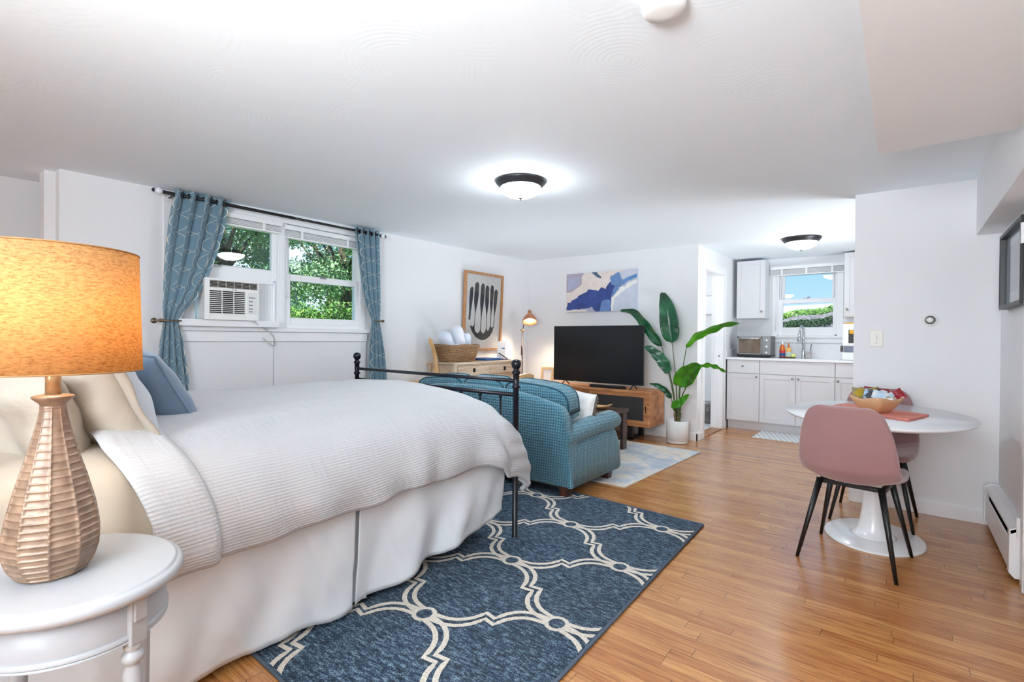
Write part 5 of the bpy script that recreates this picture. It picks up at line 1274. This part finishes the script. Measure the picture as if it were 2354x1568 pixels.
for i in range(26):
    a = 2*PI*i/26; n_ = 5; q_ = (abs(math.cos(a))**n_+abs(math.sin(a))**n_)**(-1/n_)
    b.tube([Vector((bk0.x+.097*q_*math.sin(a), bk0.y+.212*q_*math.cos(a), bk0.z+.004)), Vector((bk0.x+.133*q_*math.sin(a), bk0.y+.266*q_*math.cos(a), bk0.z+.18))], .006, 6)
b.build('stake', wick, t); 
def towel(name, p, q_, r, m_, lab, flat=.75):
    p, q_ = Vector(p), Vector(q_); d = q_-p; L = d.length; b = MB(); M = d.to_track_quat('Z', 'Y').to_matrix(); rings = []
    for k in range(15):
        s = k/14; e_ = min(1, math.sin(min(1, min(s, 1-s)/.12)*PI/2)+.001); ring = []
        for i in range(28):
            a = 2*PI*i/28; rr = r*(.55+.45*e_)*(1+.05*noise.noise(Vector((math.cos(a)*2, math.sin(a)*2, s*4+r*90))))
            ring.append(p+M@Vector((rr*math.cos(a), rr*flat*math.sin(a), s*L)))
        rings.append(ring)
    b.sm = True; b.rings(rings); single(name, b, m_, lab, 'towel', 'rolled towels in the basket')
bt = plain('pale blue white towel', (218, 226, 240), .9, var=.02, bump=(300, .4, .003), sheen=.3)
towel('rolled_towel', (-4.03, 4.0, .93), (-4.0, 3.80, 1.22), .085, bt, 'puffy pale blue towel leaning out of the left end of the basket')
towel('rolled_towel', (-4.0, 4.12, .93), (-3.98, 3.99, 1.30), .075, towel_m, 'tall white towel standing in the middle of the basket')
towel('rolled_towel', (-4.07, 4.23, .93), (-4.07, 4.24, 1.25), .07, cream_m, 'cream towel standing at the right of the basket')
towel('rolled_towel', (-4.01, 4.18, .93), (-3.99, 4.16, 1.22), .06, bt, 'pale blue towel in front of the cream one')
b = MB(); b.pill((-3.985, 4.07, 1.075), (.10, .16, .07), 2.4, 8); single('washcloth', b, towel_m, 'bunched white washcloth at the front of the basket', 'towel')
# binder and leaflet stand
t = thing('blue_binder', 'blue ring binder lying open on the desk beside the basket', 'binder', (-4.02, 4.6, dzt))
b = MB(); b.box(-4.15, -3.92, 4.44, 4.70, dzt+.001, dzt+.028); b.build('cover', plain('blue binder', (52, 96, 156), .4, var=.03), t, bevel=.004)
b = MB(); b.prism([(-4.15, 4.70, dzt+.001), (-4.15, 4.70, dzt+.022), (-4.15, 4.93, dzt+.006), (-4.15, 4.93, dzt+.001)], (.22, 0, 0)); b.build('open_cover', plain('navy binder', (42, 50, 110), .4, var=.03), t)
t = thing('leaflet_stand', 'small white leaflet stand at the right end of the desk', 'leaflet stand', (-4.05, 4.9, dzt))
b = MB(); b.obox((-4.05, 4.885, dzt+.118), (.004, .165, .232), Matrix.Rotation(.06, 3, 'Y')); b.build('card', paper_m, t)
b = MB(); b.obox((-4.0465, 4.885, dzt+.185), (.002, .12, .03), Matrix.Rotation(.06, 3, 'Y')); b.build('red_print', plain('red print', (184, 92, 96), .6, var=.4, vscale=90), t)
b = MB(); b.obox((-4.0467, 4.92, dzt+.142), (.002, .055, .013), Matrix.Rotation(.06, 3, 'Y')); b.build('blue_print', plain('blue print', (74, 112, 170), .6, var=.3, vscale=90), t)
b = MB(); b.prism([(-4.04, 4.82, dzt+.09), (-4.04, 4.825, dzt+.075), (-3.99, 4.93, dzt+.002), (-3.99, 4.94, dzt+.012)], (.004, 0, 0)); b.build('brace', plain('dark brace', (50, 50, 60), .4), t)

# two light wooden chairs partly hidden behind and under the desk
def wchair(lab, loc, rz, h):
    t = thing('wooden_chair', lab, 'chair', loc, rz); 
    for sx_ in (-1, 1):
        pts = [(sx_*.18, -.20, 0), (sx_*.18, -.17, .25), (sx_*.18, -.165, .45), (sx_*.18, -.20, .65), (sx_*.18, -.235, h*.86), (sx_*.175, -.25, h)]
        b = MB(); b.tube(pts, [.018, .02, .022, .02, .019, .014], 8); b.build('rear_leg', honey_m, t, local=True)
        b = MB(); b.tube([(sx_*.19, .19, 0), (sx_*.185, .185, .43)], [.015, .02], 8); b.build('front_leg', honey_m, t, local=True)
    b = MB(); b.pill((0, .0, .445), (.42, .42, .04), 6, 8); b.build('seat', honey_m, t, local=True)
    b = MB(); b.grid(lambda u, v: Vector((lerp(-.18, .18, u), lerp(-.225, -.255, v)-.02*math.sin(PI*u), lerp(h*.84, h, v)+.03*math.sin(PI*u)*v)), 14, 6); b.build('top_rail', honey_m, t, local=True, solid=.02)
    for i in range(5):
        x = lerp(-.12, .12, i/4); b = MB(); b.tube([(x, -.175, .46), (x, -.205, .62), (x, -.235, h*.85)], .009, 6); b.build('spindle', honey_m, t, local=True)
    return t
wchair('light wooden chair tucked under the desk, seen between desk and sofa', (-3.80, 4.72, .0), math.radians(90), .715)
# scrolled wooden back of the chair standing at the near end of the desk
t = thing('scroll_back_chair', 'honey wooden chair with scrolled back at the left end of the desk', 'chair', (-4.06, 3.62, 0))
y_ = 3.60
def sp(u, v): return (u, y_, v)
L_ = [(-4.15, 1.15), (-4.135, 1.15), (-4.12, 1.12), (-4.09, 1.07), (-4.06, 1.0), (-4.04, .9), (-4.02, .80), (-4.0, .68)]
R2 = [(-4.04, .66), (-4.06, .78), (-4.075, .88), (-4.09, .97), (-4.115, 1.04), (-4.15, 1.09), (-4.17, 1.13), (-4.155, 1.16)]
yy = 3.735
b = MB(); b.prism([(x, yy, z) for x, z in L_+R2], (0, .03, 0)); b.build('back_post', honey_m, t, bevel=.004)
for yk in (yy, yy-.34):
    b = MB(); b.box(-4.035, -3.995, yk, yk+.035, .0, .66); b.build('leg', honey_m, t, bevel=.004)
b = MB(); b.box(-4.22, -3.98, yy-.35, yy+.035, .66, .69); b.build('seat', honey_m, t, bevel=.006)

# ================================================================== FLOOR LAMP
t = thing('floor_lamp', 'lit floor lamp with copper dome shade in the far corner', 'lamp', (-4.14, 5.45, 0))
lx, ly = -4.143, 5.45
b = MB(); b.lathe((lx, ly, 0), [(.12, 0), (.12, .012), (.11, .018), (.012, .022)], 32); b.build('base', brown_m, t)
b = MB(); b.cyl((lx, ly, .02), (lx+.002, ly, 1.27), .0085); b.build('pole', brown_m, t)
b = MB(); b.cyl((lx-.012, ly, .93), (lx-.012, ly, 1.06), .008); b.build('switch_box', brown_m, t)
b = MB(); b.pill((lx+.002, ly, 1.275), (.03, .03, .045), 3, 6); b.cyl((lx-.03, ly-.01, 1.28), (lx+.02, ly, 1.28), .006); b.build('elbow_joint', plain('brass joint', (190, 150, 100), .3, .7), t)
axd = Vector((.30, -.36, -.88)).normalized(); top = Vector((-4.045, ly+.03, 1.535)); M = axd.to_track_quat('Z', 'Y').to_matrix()
b = MB(); b.tube([(lx+.002, ly, 1.28), (lx+.03, ly+.005, 1.38), (lx+.07, ly+.03, 1.50), top], .006); b.build('arm', brown_m, t)
b = MB(); b.lathe(top, [(.012, -.02), (.026, -.012), (.028, .03), (.034, .04), (.06, .065), (.084, .10), (.097, .14), (.1, .165), (.096, .165), (.08, .10), (.056, .069), (.03, .046)], 36, M, caps=False); b.build('lamp_shade', copper_m, t)
b = MB(); b.lathe(top+axd*.05, [(.014, 0), (.036, .03), (.042, .055), (.034, .085), (.001, .098)], 20, M); b.build('bulb', bulb_m, t)
light('floor_lamp_light', 'SPOT', top+axd*.15, 26, (1, .86, .66), .06, rot=axd.to_track_quat('-Z', 'Y').to_euler())
bpy.data.lights['floor_lamp_light'].spot_size = math.radians(140); bpy.data.lights['floor_lamp_light'].spot_blend = .6

# ================================================================== POTTED PLANT
PLX, PLY = -1.985, 5.53
t = thing('potted_plant', 'tall bird of paradise plant in a white round pot', 'potted plant', (PLX, PLY, 0))
b = MB(); b.lathe((PLX, PLY, 0), [(.1, .0), (.112, .008), (.112, .022), (.106, .025), (.119, .03), (.121, .25), (.117, .256), (.108, .252), (.106, .20)], 48, caps=True); b.build('pot', pot_m, t)
b = MB(); b.lathe((PLX, PLY, .205), [(.104, 0), (.06, .012), (.001, .016)], 30, caps=False); b.build('soil', soil_m, t)
def leaf(base_px, pts_px, ys, wid, roll, m_, bright=False):
    # stem from the pot to the first point, blade through the rest; pixels with a depth each
    P3 = [PY(u, v, y) for (u, v), y in zip(pts_px, ys)]; b0 = Vector((PLX+base_px*.004, PLY+.012*math.sin(base_px), .21))
    a = P3[0]; b = MB(); mid = (b0+a)/2+Vector((-(a.x-b0.x)*.22, 0, .02)); sp_, _ = smooth_path([b0, (b0*2+mid)/3+Vector((0, 0, .02)), mid, a], 16); b.tube(sp_, [lerp(.009, .0045, i/16) for i in range(17)], 8); so = b.build('stalk', stem_m, t)
    C, L = smooth_path(P3, 30); cdir = (Vector((0, 0, EYE))-P3[len(P3)//2]).normalized()
    b = MB(); b.sm = True; NW = 12; V = []
    for i, p in enumerate(C):
        s = i/30; tg = (C[min(30, i+1)]-C[max(0, i-1)]).normalized(); side = tg.cross(cdir).normalized(); nrm = side.cross(tg)
        ang = math.radians(roll if isinstance(roll, (int, float)) else interp(roll, s)); sd = side*math.cos(ang)+nrm*math.sin(ang); nm = sd.cross(tg)
        w_ = wid*(math.sin(PI*min(1, s**.62)*.97+.03)**.62) if s < 1 else .002; row = []
        for j in range(NW+1):
            k = 2*j/NW-1; row.append((p+sd*(w_/2*k)+nm*(.16*w_*abs(k)+.008*math.sin(s*22+k*2)*abs(k)), (j/NW, s)))
        V.append([(b.bm.verts.new(q_), uv) for q_, uv in row])
    for i in range(30):
        for j in range(NW): q_ = [V[i][j], V[i+1][j], V[i+1][j+1], V[i][j+1]]; b.face([x[0] for x in q_], [x[1] for x in q_])
    b.build('leaf', m_, t, solid=.0012)
y = PLY
leaf(0, [(1545, 787), (1540, 750), (1534, 710), (1522, 672)], [y, y-.02, y-.02, y+.03], .21, 8, leafdark_m)
leaf(-2, [(1521, 796), (1500, 768), (1475, 735), (1455, 716), (1426, 714)], [y-.05, y-.08, y-.1, y-.1, y-.1], .13, 35, leafdark_m)
leaf(3, [(1578, 798), (1600, 772), (1640, 754), (1665, 745), (1703, 742)], [y-.05, y-.1, y-.18, y-.25, y-.3], .12, -52, leafbright_m)
leaf(-4, [(1537, 858), (1522, 832), (1500, 808), (1482, 796)], [y-.08, y-.12, y-.14, y-.14], .14, -25, leafdark_m)
leaf(4, [(1562, 888), (1575, 862), (1595, 845), (1612, 838)], [y-.05, y-.12, y-.2, y-.25], .22, -20, leafbright_m)
leaf(5, [(1606, 842), (1630, 838), (1655, 846), (1670, 858)], [y-.2, y-.18, y-.16, y-.14], .07, -50, leafbright_m)
leaf(-3, [(1543, 916), (1530, 898), (1512, 886), (1493, 882)], [y-.05, y-.08, y-.1, y-.12], .07, 20, leafdark_m)
leaf(2, [(1543, 934), (1560, 928), (1575, 915), (1583, 906)], [y-.06, y-.09, y-.1, y-.12], .09, 15, leafbright_m)
b = MB()
for i in range(6):
    a = i*1.05; b.tube([(PLX+.02*math.cos(a), PLY+.02*math.sin(a), .21), (PLX+.03*math.cos(a), PLY+.03*math.sin(a), .28), (PLX+.045*math.cos(a+.2), PLY+.04*math.sin(a), .34+.02*(i % 3))], [.011, .009, .003], 7)
b.build('leaf_sheath', plain('dry sheath', (120, 96, 60), .8, var=.2), t)

# ================================================================== OUTSIDE
b = MB(); b.box(-60, -4.97, -30, 40, .7, .95); struct('ground_left', b, grass_m)
b = MB(); b.box(-4.4, 20, 7.7, 60, .5, .8); struct('ground_back', b, grass_m)
def tree(name, lab, cat, x, y, z0, trunk_h, blobs, m_, leaf_n, lsize, group=None):
    t = thing(name, lab, cat, (x, y, z0), group=group)
    if trunk_h:
        b = MB(); b.tube([(x, y, z0), (x+.1, y+.05, z0+trunk_h*.5), (x-.05, y, z0+trunk_h)], [.16, .12, .07], 10)
        for k in range(6): a = k*1.05; b.tube([(x, y, z0+trunk_h*.55), (x+.5*math.cos(a), y+.5*math.sin(a), z0+trunk_h*.85), (x+1.1*math.cos(a), y+1.1*math.sin(a), z0+trunk_h*1.1)], [.06, .04, .02], 6)
        b.build('trunk', bark_m, t)
    b = MB(); rnd = random.Random(int(x*100+y*10))
    for i in range(leaf_n):
        c_, r = rnd.choice(blobs); d = Vector((rnd.gauss(0, 1), rnd.gauss(0, 1), rnd.gauss(0, 1))).normalized()*r*rnd.random()**.35
        p = Vector(c_)+Vector((d.x, d.y, d.z*.75)); u = Vector((rnd.gauss(0, 1), rnd.gauss(0, 1), rnd.gauss(0, .7))).normalized(); v = u.cross(Vector((rnd.random()-.5, rnd.random()-.5, 1))).normalized(); s = lsize*rnd.uniform(.6, 1.3)
        b.face([b.bm.verts.new(p+q_) for q_ in (-u*s, -v*s*.5, u*s, v*s*.5)])
    b.build('foliage', m_, t)
def blobs(cx, cy, cz, rx, rz, n, r, seed):
    rr = random.Random(seed); return [((cx+rr.uniform(-rx, rx), cy+rr.uniform(-rx, rx), cz+rr.uniform(-rz, rz)), r*rr.uniform(.7, 1.2)) for _ in range(n)]
tree('maple_tree', 'leafy green tree outside the right half of the window', 'tree', -11.0, 7.0, .95, 2.6, blobs(-11, 7.0, 3.1, 1.5, 1.0, 14, .75, 3), fol1_m, 17000, .05, 'garden trees outside the window')
tree('maple_tree', 'green tree outside the upper left window pane', 'tree', -11.0, 4.2, .95, 2.6, blobs(-11, 4.2, 3.0, .95, .7, 10, .6, 5), fol1_m, 11000, .05, 'garden trees outside the window')
tree('tall_tree', 'taller tree farther back outside the window', 'tree', -16, 9.6, .95, 3.4, blobs(-16, 9.9, 3.6, 1.7, 1.3, 14, .9, 8), fol1_m, 14000, .07, 'garden trees outside the window')
tree('garden_bush', 'dense green bush outside the lower right window pane', 'bush', -7.6, 4.5, .95, 0, blobs(-7.6, 4.35, 1.30, .55, .22, 12, .36, 4), fol2_m, 15000, .028)
tree('garden_bush', 'smaller green bush outside at the right edge of the window', 'bush', -8.2, 5.7, .95, 0, blobs(-8.2, 5.7, 1.15, .35, .15, 7, .3, 9), fol2_m, 7000, .028)
def house(name, lab, x, y0, y1, z0, z1, m_, wins, roof=None):
    t = thing(name, lab, 'house', (x-2, (y0+y1)/2, z0)); b = MB(); b.box(x-4, x, y0, y1, z0, z1); b.build('walls', m_, t)
    for (a0, a1, h0, h1) in wins:
        b = MB(); b.box(x, x+.06, a0-.08, a1+.08, h0-.08, h1+.08); f_ = b.build('window_frame', plastic_m, t)
        b = MB(); b.box(x+.06, x+.08, a0, a1, h0, h1); b.build('pane', siding2_m, f_)
    b = MB(); b.prism([(x+.4, y0-.3, z1), (x-2, y0-.3, z1+1.4), (x-4.4, y0-.3, z1)], (0, y1-y0+.6, 0)); b.build('roof', roof or sky_roof_m, t)
house('pale_house', 'pale blue house behind the trees outside the left pane', -22, 6.2, 13.2, .9, 6.2, siding_m, [(8.0, 8.7, 2.2, 3.3), (9.6, 10.3, 2.2, 3.3), (8.0, 8.7, 4.4, 5.4), (9.6, 10.3, 4.4, 5.4), (11.2, 11.9, 2.2, 3.3)])
house('white_house', 'white house with brown roof outside the right edge of the window', -20, 14.2, 22, .9, 2.7, siding_m, [(15.2, 16.0, 1.3, 2.2), (17.2, 18.0, 1.3, 2.2)], plain('brown shingles', (142, 120, 108), .9, var=.15))
# beyond the sink window: a bank with ivy, stones and a pale roof edge
Yb = 10.5
def bandz(x, f_): return f_+(x+1.6)*.20
b = MB(); n = 60; zmin = .8
def bank(u, v):
    x = lerp(-4.5, 1.6, u); base = bandz(x, 1.62)
    y = Yb+lerp(-.5, .5, v); z = lerp(.8, base, min(1, v*1.35)) if v < .75 else base+.02
    return Vector((x, y+.07*noise.noise(Vector((x*3, z*3, 0))), z+.05*noise.noise(Vector((x*4, v*6, 2)))))
b.sm = True; b.grid(bank, 90, 30); b.rings([[(-4.5, Yb+.5, .8), (1.6, Yb+.5, .8), (1.6, Yb+.5, 2.24), (-4.5, Yb+.5, 1.02)], [(-4.5, Yb+.9, .8), (1.6, Yb+.9, .8), (1.6, Yb+.9, 2.24), (-4.5, Yb+.9, 1.02)]])
single('stone_retaining_wall', b, rock_m, 'sloping rough stone bank outside the sink window', 'retaining wall')
def scatter(name, lab, cat, f0, f1, m_, n, sz, y0, seed):
    b = MB(); r = random.Random(seed)
    for _ in range(n):
        x = r.uniform(-4.2, 1.4); p = Vector((x, y0+r.uniform(-.12, .1), bandz(x, r.uniform(f0, f1))+.03*math.sin(x*7))); u = Vector((r.gauss(0, 1), r.gauss(0, .4), r.gauss(0, 1))).normalized(); v = u.cross(Vector((r.random()-.5, 1, r.random()-.5))).normalized(); s = sz*r.uniform(.5, 1.3)
        b.face([b.bm.verts.new(p+q_) for q_ in (-u*s, -v*s*.6, u*s, v*s*.6)])
    o = single(name, b, m_, lab, cat); o['kind'] = 'stuff'
scatter('ivy', 'dark green ivy hanging across the stone bank', 'ivy', 1.37, 1.49, fol3_m, 15000, .019, Yb-.33, 3)
scatter('bank_grass', 'bright green plants along the top of the stone bank', 'plants', 1.59, 1.69, fol2_m, 6000, .018, Yb-.12, 6)
b = MB(); b.prism([(-6, 13.0, 1.0), (3, 13.0, 1.0), (3, 13.0, 2.0), (-1.0, 13.0, 2.0), (-6, 13.0, 1.92)], (0, 3, .1)); single('shed_roof', b, sky_roof_m, 'pale grey roof beyond the stone bank', 'roof')
